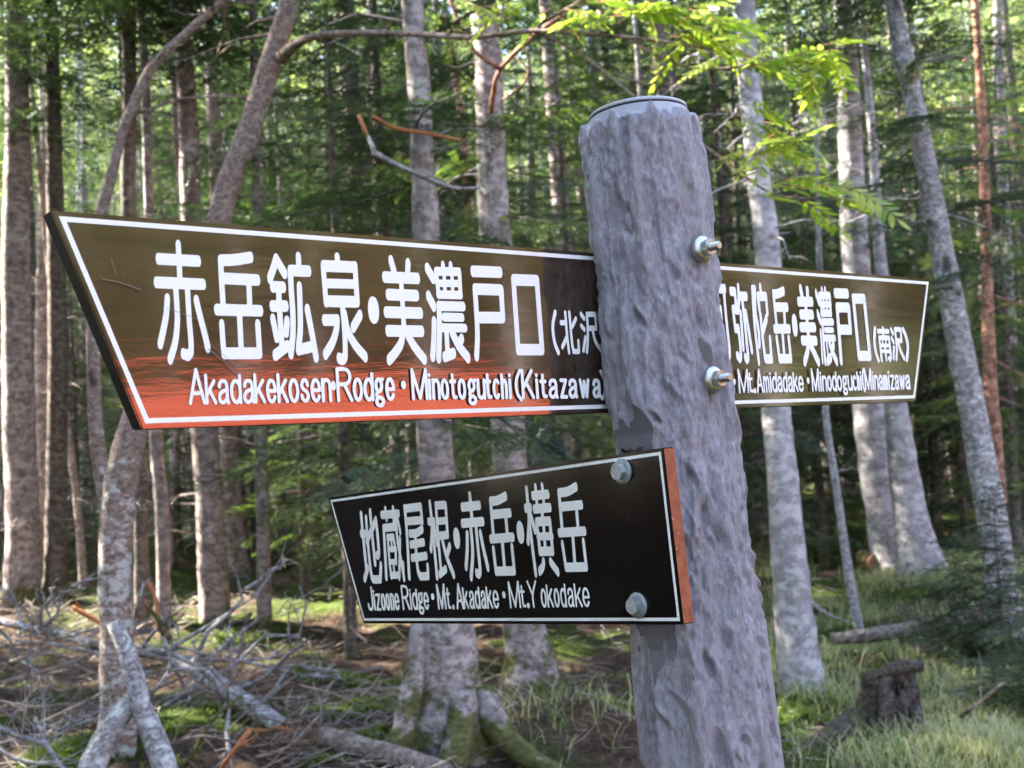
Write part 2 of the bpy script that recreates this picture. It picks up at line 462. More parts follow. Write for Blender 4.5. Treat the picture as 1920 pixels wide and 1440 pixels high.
LETTERS_A = """27 57 -5835 788 -5836 455;28 57 -6033 653 -5646 653;28 57 -6062 436 -5609 437;27 56 -5881 416 -5879 195 -5883 75 -5913 -109 -5969 -263;27 56 -5768 421 -5766 105 -5763 -186 -5796 -230 -5840 -214;27 56 -5968 287 -5986 146 -6019 8 -6056 -123;28 57 -5686 282 -5661 154 -5618 -41 -5597 -153;29 59 -5418 673 -5281 685 -5106 718;29 58 -5420 672 -5421 492 -5420 245;30 59 -5405 502 -5047 501;29 59 -5140 485 -5145 215;30 59 -5486 203 -5034 204;29 58 -5256 193 -5259 -207;28 57 -5444 61 -5439 -170 -5428 -208;30 59 -5436 -208 -5069 -206;30 59 -5070 68 -5069 -206;30 60 -4834 716 -4873 614 -4913 524;31 60 -4834 716 -4750 580;31 60 -4889 442 -4773 442;31 60 -4904 253 -4757 258;31 60 -4826 420 -4828 263 -4824 -117;30 59 -4906 125 -4877 -50;31 60 -4753 109 -4771 1;31 60 -4902 -223 -4763 -131;31 61 -4587 745 -4587 628;32 61 -4682 611 -4481 615;31 60 -4686 611 -4687 425 -4685 179 -4698 -18 -4732 -207;31 60 -4595 451 -4602 230 -4613 33 -4644 -155;32 60 -4645 -170 -4481 -134;32 61 -4521 230 -4484 -15 -4455 -238;31 62 -4143 764 -4145 690;30 61 -4312 671 -4304 314;31 63 -4310 676 -3939 682;31 51 -4309 500 -3940 507;31 63 -4304 321 -3941 325;31 63 -3938 685 -3938 326;30 62 -4116 264 -4109 41 -4114 -161 -4126 -242 -4159 -262 -4192 -252;30 62 -4334 130 -4186 133;30 61 -4186 136 -4202 40 -4257 -92 -4346 -212;31 62 -3915 188 -4004 64;31 62 -4098 194 -4069 22 -3991 -119 -3883 -236;71 150 -3748 246;33 64 -3494 771 -3464 662;33 65 -3281 750 -3292 659;34 65 -3585 595 -3171 599;34 65 -3554 414 -3198 415;34 65 -3593 229 -3161 230;34 65 -3586 35 -3161 37;30 64 -3382 592 -3384 44;32 64 -3401 12 -3434 -93 -3510 -188 -3594 -266;33 64 -3340 -8 -3278 -113 -3151 -260;34 66 -3035 714 -2969 610;34 66 -3043 415 -2984 308;34 65 -2991 141 -3011 -46 -3040 -228;27 60 -2826 752 -2828 692;27 60 -2723 754 -2726 697;27 66 -2920 671 -2909 450;24 66 -2818 676 -2821 454;24 67 -2713 681 -2718 457;27 67 -2609 681 -2615 456;36 51 -2916 688 -2621 697;35 42 -2913 560 -2618 567;35 49 -2907 437 -2618 441;36 57 -2914 313 -2592 317;34 66 -2914 310 -2927 62 -2963 -244;35 51 -2854 195 -2618 196;36 50 -2900 79 -2588 81;32 66 -2838 53 -2840 -163;35 63 -2879 -233 -2762 -193;32 60 -2639 -36 -2687 -97;34 66 -2764 32 -2688 -108 -2571 -243;36 68 -2422 711 -2041 719;36 68 -2404 515 -2049 519;34 67 -2412 516 -2412 281 -2421 -1 -2451 -221;36 68 -2041 516 -2046 209;36 68 -2395 201 -2050 207;36 68 -1853 639 -1856 -147;37 70 -1847 643 -1511 647;37 69 -1505 648 -1502 -145;37 69 -1856 -149 -1503 -147;22 36 -1260 288 -1305 163 -1315 54 -1296 -84 -1255 -178;19 32 -1104 287 -1101 17 -1090 -172;19 32 -1182 170 -1113 169;19 32 -1187 -113 -1105 7;19 32 -1040 288 -1031 -82 -1015 -164;19 32 -944 220 -1010 129;19 32 -1019 -164 -945 -166;19 32 -930 -46 -934 -161;19 32 -857 278 -813 228;19 32 -865 137 -821 97;19 32 -813 1 -859 -150;19 32 -762 280 -765 113 -779 -29 -806 -165;19 33 -758 278 -633 281;19 33 -630 281 -626 116;19 33 -761 111 -629 114;19 33 -687 89 -659 -37 -567 -159;20 33 -466 314 -416 150 -414 27 -460 -168;25 67 1527 673 1748 680;25 66 1726 636 1726 372 1735 64 1741 -155 1710 -243 1652 -235;25 65 1507 401 1513 17;25 66 1507 401 1632 404;25 66 1632 404 1624 19;25 66 1513 17 1617 19;24 65 1370 658 1385 -287;25 65 1377 658 1444 626 1410 450 1469 191 1466 60;26 67 1861 652 1934 648;26 67 1945 649 1944 404;26 67 1884 411 1971 409;26 66 1877 411 1892 155;26 67 1892 155 1953 156;26 66 1955 156 1965 -66 1954 -216 1930 -243 1888 -203;26 67 2019 708 2014 558 1977 401;26 68 2027 589 2171 592;26 67 2082 542 2092 292 2101 -64 2100 -225 2070 -256 2044 -225;26 67 2025 353 2022 113 2020 -92;26 67 2129 369 2157 159 2189 -126;26 68 2307 694 2292 252 2314 -278;27 68 2307 694 2355 691;26 68 2357 691 2337 496 2333 352 2365 118 2357 -49;27 68 2474 726 2480 628;27 69 2414 603 2575 606;27 68 2409 598 2419 426;27 68 2579 604 2579 394;27 68 2431 336 2437 29 2452 -233;27 68 2547 303 2458 138;27 68 2471 -246 2591 -246;27 68 2588 22 2584 -241;28 69 2751 642 2838 654 2967 694;27 69 2744 646 2754 234;28 70 2763 466 3017 471;28 69 2947 441 2939 219;28 69 2706 166 3027 172;27 69 2869 126 2863 -241;27 68 2734 28 2755 -241;28 69 2755 -243 3001 -242;28 69 2994 31 3004 -240;62 169 3152 224;35 75 3352 739 3371 631;35 75 3501 721 3497 636;35 75 3286 558 3584 565;35 75 3310 379 3568 383;35 75 3286 199 3594 203;35 75 3293 13 3598 14;35 74 3436 558 3436 13;35 74 3419 -34 3384 -146 3304 -286;35 74 3460 -33 3527 -145 3614 -286;23 76 3697 686 3744 578;23 75 3695 396 3740 302;20 75 3726 126 3711 -253;23 76 3839 729 3835 676;24 76 3913 732 3913 679;25 76 3782 650 3792 417;23 76 3854 648 3843 418;24 76 3928 651 3917 420;28 76 4009 653 3998 422;36 60 3783 662 4000 668;36 50 3788 533 4002 538;36 55 3792 410 3995 413;36 58 3790 284 4021 288;25 75 3785 274 3773 -30 3772 -277;36 45 3845 169 4004 171;36 55 3816 53 4032 55;19 75 3844 8 3848 -201;27 75 3828 -275 3908 -224;27 75 3998 -38 3963 -114;27 75 3905 0 3953 -134 4041 -281;37 78 4148 707 4437 713;37 77 4166 504 4433 507;37 76 4163 504 4155 118 4146 -267;37 77 4442 502 4433 180;37 77 4164 181 4434 182;38 77 4575 644 4587 -198;39 79 4575 644 4835 650;39 78 4845 648 4857 -197;39 78 4587 -198 4857 -197;32 38 5050 216 5006 31 5014 -137 5066 -261;34 39 5780 214 5844 92 5865 -61 5807 -255;26 38 5251 219 5255 184;26 38 5120 174 5388 177;26 38 5256 174 5246 104;26 38 5139 78 5376 78;26 38 5139 78 5149 -256;26 38 5385 78 5392 -215 5362 -254 5341 -231;26 30 5143 -39 5366 -39;26 28 5155 -126 5370 -127;26 38 5257 -46 5270 -246;19 38 5214 59 5220 -16;19 38 5307 60 5296 -15;26 38 5462 208 5500 148;26 38 5457 72 5497 17;26 38 5496 -64 5458 -230;26 38 5561 205 5570 38 5564 -114 5530 -240;27 39 5567 208 5712 209;27 39 5712 209 5710 39;27 39 5570 38 5711 39;27 39 5622 -2 5661 -113 5740 -235;16 19 -5801 -669 -5732 -364 -5662 -669;16 19 -5775 -578 -5688 -578;16 19 -5637 -669 -5638 -416;16 19 -5559 -468 -5633 -593;16 19 -5607 -548 -5551 -669;17 19 -5506 -520 -5500 -488 -5484 -471 -5467 -468 -5447 -474 -5435 -496 -5431 -528 -5431 -641 -5422 -670;16 19 -5431 -553 -5466 -561 -5496 -581 -5510 -621 -5502 -655 -5475 -669 -5449 -651 -5431 -609;17 19 -5297 -416 -5297 -670;17 19 -5297 -569 -5299 -534 -5307 -504 -5319 -481 -5334 -469 -5349 -469 -5363 -481 -5375 -504 -5383 -534 -5385 -569 -5383 -603 -5375 -634 -5363 -656 -5349 -668 -5333 -668 -5319 -656 -5307 -634 -5299 -603 -5297 -569;17 19 -5250 -520 -5244 -488 -5227 -471 -5209 -468 -5189 -474 -5176 -496 -5173 -529 -5173 -642 -5164 -670;17 19 -5173 -553 -5209 -561 -5240 -581 -5255 -622 -5246 -656 -5218 -670 -5191 -652 -5173 -610;17 19 -5139 -670 -5139 -416;17 19 -5058 -468 -5135 -593;17 19 -5108 -549 -5051 -670;17 20 -5011 -569 -4929 -569 -4931 -538 -4937 -510 -4946 -487 -4958 -473 -4971 -468 -4984 -473 -4995 -488 -5005 -510 -5011 -539 -5012 -570 -5010 -602 -5004 -630 -4995 -652 -4983 -666 -4970 -671 -4958 -665 -4946 -650 -4937 -627;18 20 -4894 -671 -4894 -416;18 20 -4814 -468 -4890 -594;18 20 -4863 -549 -4807 -671;18 20 -4688 -570 -4691 -535 -4698 -504 -4709 -481 -4722 -469 -4737 -469 -4750 -481 -4762 -504 -4769 -535 -4771 -570 -4769 -604 -4762 -635 -4751 -658 -4737 -670 -4723 -670 -4709 -658 -4698 -635 -4691 -604 -4688 -570;18 20 -4575 -517 -4584 -484 -4607 -468 -4631 -484 -4640 -521 -4628 -553 -4592 -582 -4573 -619 -4585 -657 -4608 -671 -4632 -657 -4645 -621;18 20 -4527 -570 -4444 -570 -4446 -538 -4452 -510 -4461 -487 -4473 -473 -4486 -468 -4500 -473 -4511 -488 -4521 -510 -4527 -539 -4529 -571 -4527 -602 -4521 -631 -4512 -653 -4500 -667 -4486 -672 -4473 -666 -4461 -651 -4452 -628;19 20 -4407 -672 -4406 -468;19 20 -4407 -529 -4390 -482 -4361 -468 -4334 -488 -4324 -529 -4325 -672;28 49 -4283 -527;19 21 -4234 -672 -4232 -362 -4156 -362 -4108 -381 -4088 -437 -4108 -493 -4157 -514 -4233 -514;19 21 -4157 -517 -4082 -673;19 21 -3960 -570 -3963 -535 -3970 -504 -3981 -481 -3995 -469 -4010 -469 -4024 -481 -4035 -504 -4043 -535 -4046 -570 -4043 -605 -4036 -636 -4025 -659 -4011 -671 -3996 -671 -3982 -659 -3971 -636 -3963 -605 -3960 -570;20 21 -3828 -415 -3830 -673;19 21 -3829 -571 -3832 -535 -3839 -504 -3851 -481 -3865 -469 -3881 -469 -3896 -481 -3908 -504 -3916 -535 -3919 -570 -3916 -606 -3909 -636 -3897 -659 -3883 -672 -3867 -672 -3852 -659 -3840 -637 -3832 -606 -3829 -571;20 21 -3717 -529 -3719 -508 -3725 -490 -3734 -476 -3745 -469 -3757 -469 -3768 -476 -3777 -490 -3783 -508 -3785 -529 -3783 -551 -3778 -569 -3769 -583 -3758 -590 -3746 -590 -3735 -583 -3726 -569 -3720 -551 -3717 -529;20 21 -3727 -484 -3704 -468;20 21 -3766 -595 -3781 -620 -3774 -649 -3738 -657 -3712 -677 -3709 -705 -3727 -733 -3751 -736 -3777 -726 -3787 -698 -3777 -667 -3762 -653;20 21 -3656 -571 -3573 -571 -3575 -539 -3581 -510 -3590 -487 -3602 -473 -3615 -468 -3628 -473 -3640 -488 -3649 -511 -3656 -540 -3658 -572 -3656 -604 -3650 -632 -3641 -655 -3629 -669 -3616 -674 -3603 -668 -3591 -653 -3581 -630;32 46 -3448 -529;19 21 -3333 -673 -3332 -374 -3247 -668 -3158 -375 -3159 -674;19 21 -3120 -675 -3118 -484;19 21 -3118 -427;19 21 -3074 -675 -3072 -484;19 21 -3073 -541 -3058 -498 -3031 -484 -3007 -504 -2998 -542 -2999 -676;19 21 -2885 -582 -2887 -549 -2893 -520 -2903 -499 -2916 -487 -2929 -487 -2941 -498 -2951 -519 -2958 -548 -2960 -581 -2958 -614 -2952 -642 -2942 -664 -2930 -675 -2917 -675 -2905 -664 -2894 -643 -2888 -614 -2885 -582;19 21 -2815 -430 -2816 -630 -2808 -669 -2776 -669;19 21 -2843 -500 -2782 -500;20 21 -2658 -584 -2660 -551 -2666 -522 -2676 -501 -2689 -489 -2702 -489 -2715 -500 -2725 -522 -2732 -550 -2734 -583 -2732 -616 -2726 -645 -2716 -666 -2704 -678 -2690 -678 -2678 -667 -2667 -645 -2660 -617 -2658 -584;20 21 -2528 -547 -2530 -527 -2536 -510 -2545 -497 -2557 -490 -2569 -490 -2581 -497 -2590 -509 -2596 -527 -2599 -546 -2597 -566 -2591 -583 -2582 -596 -2570 -603 -2558 -603 -2546 -596 -2537 -584 -2530 -567 -2528 -547;20 22 -2538 -505 -2514 -490;20 22 -2578 -608 -2594 -630 -2587 -657 -2549 -665 -2522 -684 -2519 -711 -2537 -737 -2563 -740 -2590 -731 -2600 -704 -2590 -674 -2575 -661;20 22 -2474 -490 -2475 -628 -2463 -670 -2438 -682 -2409 -667 -2391 -625;20 22 -2390 -491 -2392 -682;20 22 -2340 -435 -2342 -635 -2334 -674 -2303 -674;20 22 -2368 -505 -2308 -505;20 22 -2194 -521 -2201 -506 -2210 -496 -2220 -493 -2229 -496 -2238 -505 -2246 -520 -2252 -540 -2256 -563 -2258 -588 -2257 -613 -2253 -636 -2248 -656 -2240 -671 -2231 -681 -2222 -684 -2212 -681 -2203 -671 -2195 -656;21 22 -2142 -685 -2139 -437;21 22 -2140 -551 -2128 -507 -2108 -494 -2089 -513 -2082 -551 -2084 -685;21 22 -2030 -686 -2027 -495;21 22 -2027 -438;21 22 -1873 -388 -1923 -472 -1940 -561 -1922 -657 -1878 -711;21 22 -1845 -688 -1841 -389;21 22 -1704 -390 -1836 -580;22 22 -1792 -521 -1696 -689;22 23 -1636 -690 -1634 -498;22 23 -1633 -442;22 23 -1543 -443 -1546 -643 -1537 -682 -1503 -682;22 23 -1574 -512 -1509 -513;22 23 -1439 -550 -1431 -520 -1412 -504 -1390 -501 -1367 -507 -1353 -528 -1349 -559 -1351 -666 -1340 -693;22 23 -1349 -582 -1392 -589 -1428 -608 -1446 -646 -1436 -678 -1404 -692 -1372 -675 -1350 -635;22 23 -1270 -502 -1194 -503 -1276 -693 -1195 -694;23 23 -1135 -553 -1127 -523 -1108 -507 -1087 -504 -1065 -510 -1050 -531 -1047 -562 -1049 -669 -1039 -696;23 23 -1047 -585 -1089 -592 -1125 -611 -1142 -649 -1132 -682 -1101 -695 -1070 -678 -1048 -638;23 23 -971 -505 -940 -697 -908 -521 -881 -697 -843 -506;24 23 -757 -557 -749 -527 -732 -510 -712 -508 -690 -514 -677 -535 -674 -566 -676 -673 -667 -700;23 23 -674 -589 -714 -596 -747 -615 -764 -653 -755 -685 -725 -699 -696 -682 -675 -642;24 24 -629 -401 -587 -485 -574 -575 -594 -670 -636 -724;27 44 1758 -549;15 20 1851 -685 1855 -396 1938 -679 2029 -396 2026 -685;15 20 2073 -445 2071 -639 2081 -677 2120 -677;15 20 2038 -513 2113 -513;24 39 2158 -672;15 21 2216 -685 2272 -396 2321 -686;15 20 2237 -599 2302 -599;15 21 2353 -686 2356 -500;15 21 2355 -556 2366 -513 2383 -500 2398 -519 2405 -556 2403 -686;15 21 2405 -556 2415 -513 2432 -500 2448 -519 2455 -556 2453 -686;16 21 2497 -686 2500 -500;16 21 2501 -445;16 21 2621 -445 2618 -686;16 21 2619 -593 2617 -561 2611 -534 2600 -513 2587 -502 2573 -502 2560 -513 2549 -533 2541 -561 2539 -593 2541 -625 2547 -653 2557 -673 2570 -684 2584 -684 2598 -673 2609 -653 2616 -625 2619 -593;16 21 2660 -549 2665 -519 2679 -503 2695 -500 2712 -506 2722 -526 2725 -556 2723 -660 2730 -686;16 21 2724 -578 2693 -586 2667 -604 2654 -641 2662 -673 2684 -686 2708 -669 2724 -630;16 21 2843 -445 2839 -686;16 21 2841 -593 2839 -562 2833 -534 2823 -513 2811 -502 2798 -502 2786 -513 2775 -534 2769 -562 2766 -593 2768 -625 2774 -653 2783 -674 2795 -685 2808 -685 2821 -674 2831 -653 2838 -625 2841 -593;16 21 2882 -549 2888 -519 2902 -503 2918 -500 2935 -506 2946 -527 2948 -556 2947 -660 2954 -686;16 21 2948 -579 2917 -586 2890 -605 2877 -642 2884 -673 2907 -686 2931 -670 2947 -631;16 21 2986 -686 2990 -445;16 21 3062 -501 2991 -616;16 21 3016 -575 3065 -686;16 21 3101 -594 3192 -594 3191 -565 3184 -539 3174 -518 3161 -505 3147 -501 3133 -505 3119 -519 3109 -539 3102 -566 3099 -594 3101 -623 3107 -649 3117 -669 3130 -682 3145 -687 3159 -682 3172 -668 3183 -647;31 47 3311 -548;17 21 3399 -687 3404 -396 3470 -681 3548 -396 3542 -687;17 22 3590 -687 3594 -501;17 22 3595 -445;17 22 3636 -687 3640 -501;17 22 3639 -557 3655 -514 3681 -501 3706 -519 3714 -557 3712 -687;17 22 3826 -594 3824 -562 3818 -534 3809 -513 3796 -502 3783 -502 3771 -513 3760 -534 3753 -562 3750 -594 3752 -626 3758 -654 3767 -675 3780 -686 3793 -686 3805 -675 3816 -654 3823 -626 3826 -594;17 22 3948 -445 3943 -688;17 22 3944 -594 3943 -562 3936 -534 3925 -513 3912 -502 3897 -502 3883 -513 3872 -534 3864 -562 3860 -594 3862 -626 3869 -654 3880 -675 3893 -686 3908 -686 3922 -675 3933 -654 3941 -626 3944 -594;17 22 4064 -594 4062 -562 4055 -534 4044 -513 4031 -502 4016 -502 4002 -513 3990 -534 3982 -562 3979 -594 3981 -626 3988 -654 3999 -675 4012 -686 4027 -686 4041 -675 4053 -654 4061 -626 4064 -594;18 22 4177 -557 4176 -538 4170 -521 4162 -508 4151 -502 4139 -502 4128 -508 4119 -521 4112 -538 4110 -557 4111 -576 4117 -593 4126 -606 4137 -612 4148 -612 4159 -606 4169 -593 4175 -576 4177 -557;18 22 4169 -516 4192 -501;18 22 4129 -617 4113 -639 4120 -665 4156 -673 4182 -691 4184 -717 4166 -743 4142 -746 4116 -737 4107 -711 4117 -682 4132 -669;18 22 4232 -501 4229 -636 4241 -677 4267 -688 4297 -673 4315 -632;18 22 4318 -501 4314 -688;18 22 4410 -528 4404 -514 4396 -504 4387 -501 4379 -504 4370 -514 4363 -528 4357 -548 4354 -570 4352 -595 4353 -619 4355 -641 4360 -661 4367 -675 4375 -685 4383 -688 4392 -685 4400 -676 4407 -661;18 22 4450 -688 4455 -445;18 22 4453 -557 4461 -514 4475 -501 4488 -520 4491 -557 4488 -688;18 22 4532 -688 4537 -501;18 22 4538 -445;18 22 4618 -396 4590 -478 4580 -565 4588 -659 4610 -712;18 22 4639 -688 4646 -396 4709 -683 4787 -396 4780 -689;18 23 4827 -689 4832 -501;18 23 4834 -445;19 23 4875 -689 4880 -501;19 23 4878 -557 4894 -514 4921 -501 4945 -520 4953 -557 4949 -689;19 23 4999 -550 5005 -520 5019 -504 5034 -501 5051 -507 5061 -528 5063 -558 5060 -663 5067 -689;19 23 5062 -580 5032 -588 5006 -606 4993 -644 5000 -676 5022 -689 5045 -672 5061 -633;19 23 5105 -689 5110 -501;19 23 5108 -558 5117 -514 5131 -501 5144 -520 5149 -558 5145 -689;19 23 5149 -558 5158 -514 5172 -501 5185 -520 5189 -558 5186 -689;19 23 5233 -689 5238 -501;19 23 5240 -446;19 23 5291 -501 5363 -501 5284 -689 5360 -689;19 23 5406 -550 5412 -520 5427 -504 5442 -501 5459 -507 5469 -528 5472 -558 5469 -663 5476 -689;19 23 5471 -580 5440 -588 5413 -607 5400 -644 5407 -676 5429 -689 5453 -672 5469 -633;19 23 5520 -501 5546 -689 5578 -516 5600 -689 5637 -501;20 23 5685 -550 5692 -520 5710 -504 5729 -501 5750 -507 5763 -528 5766 -558 5763 -663 5771 -690;20 23 5765 -581 5727 -588 5694 -607 5677 -644 5686 -676 5714 -690 5743 -673 5764 -633"""
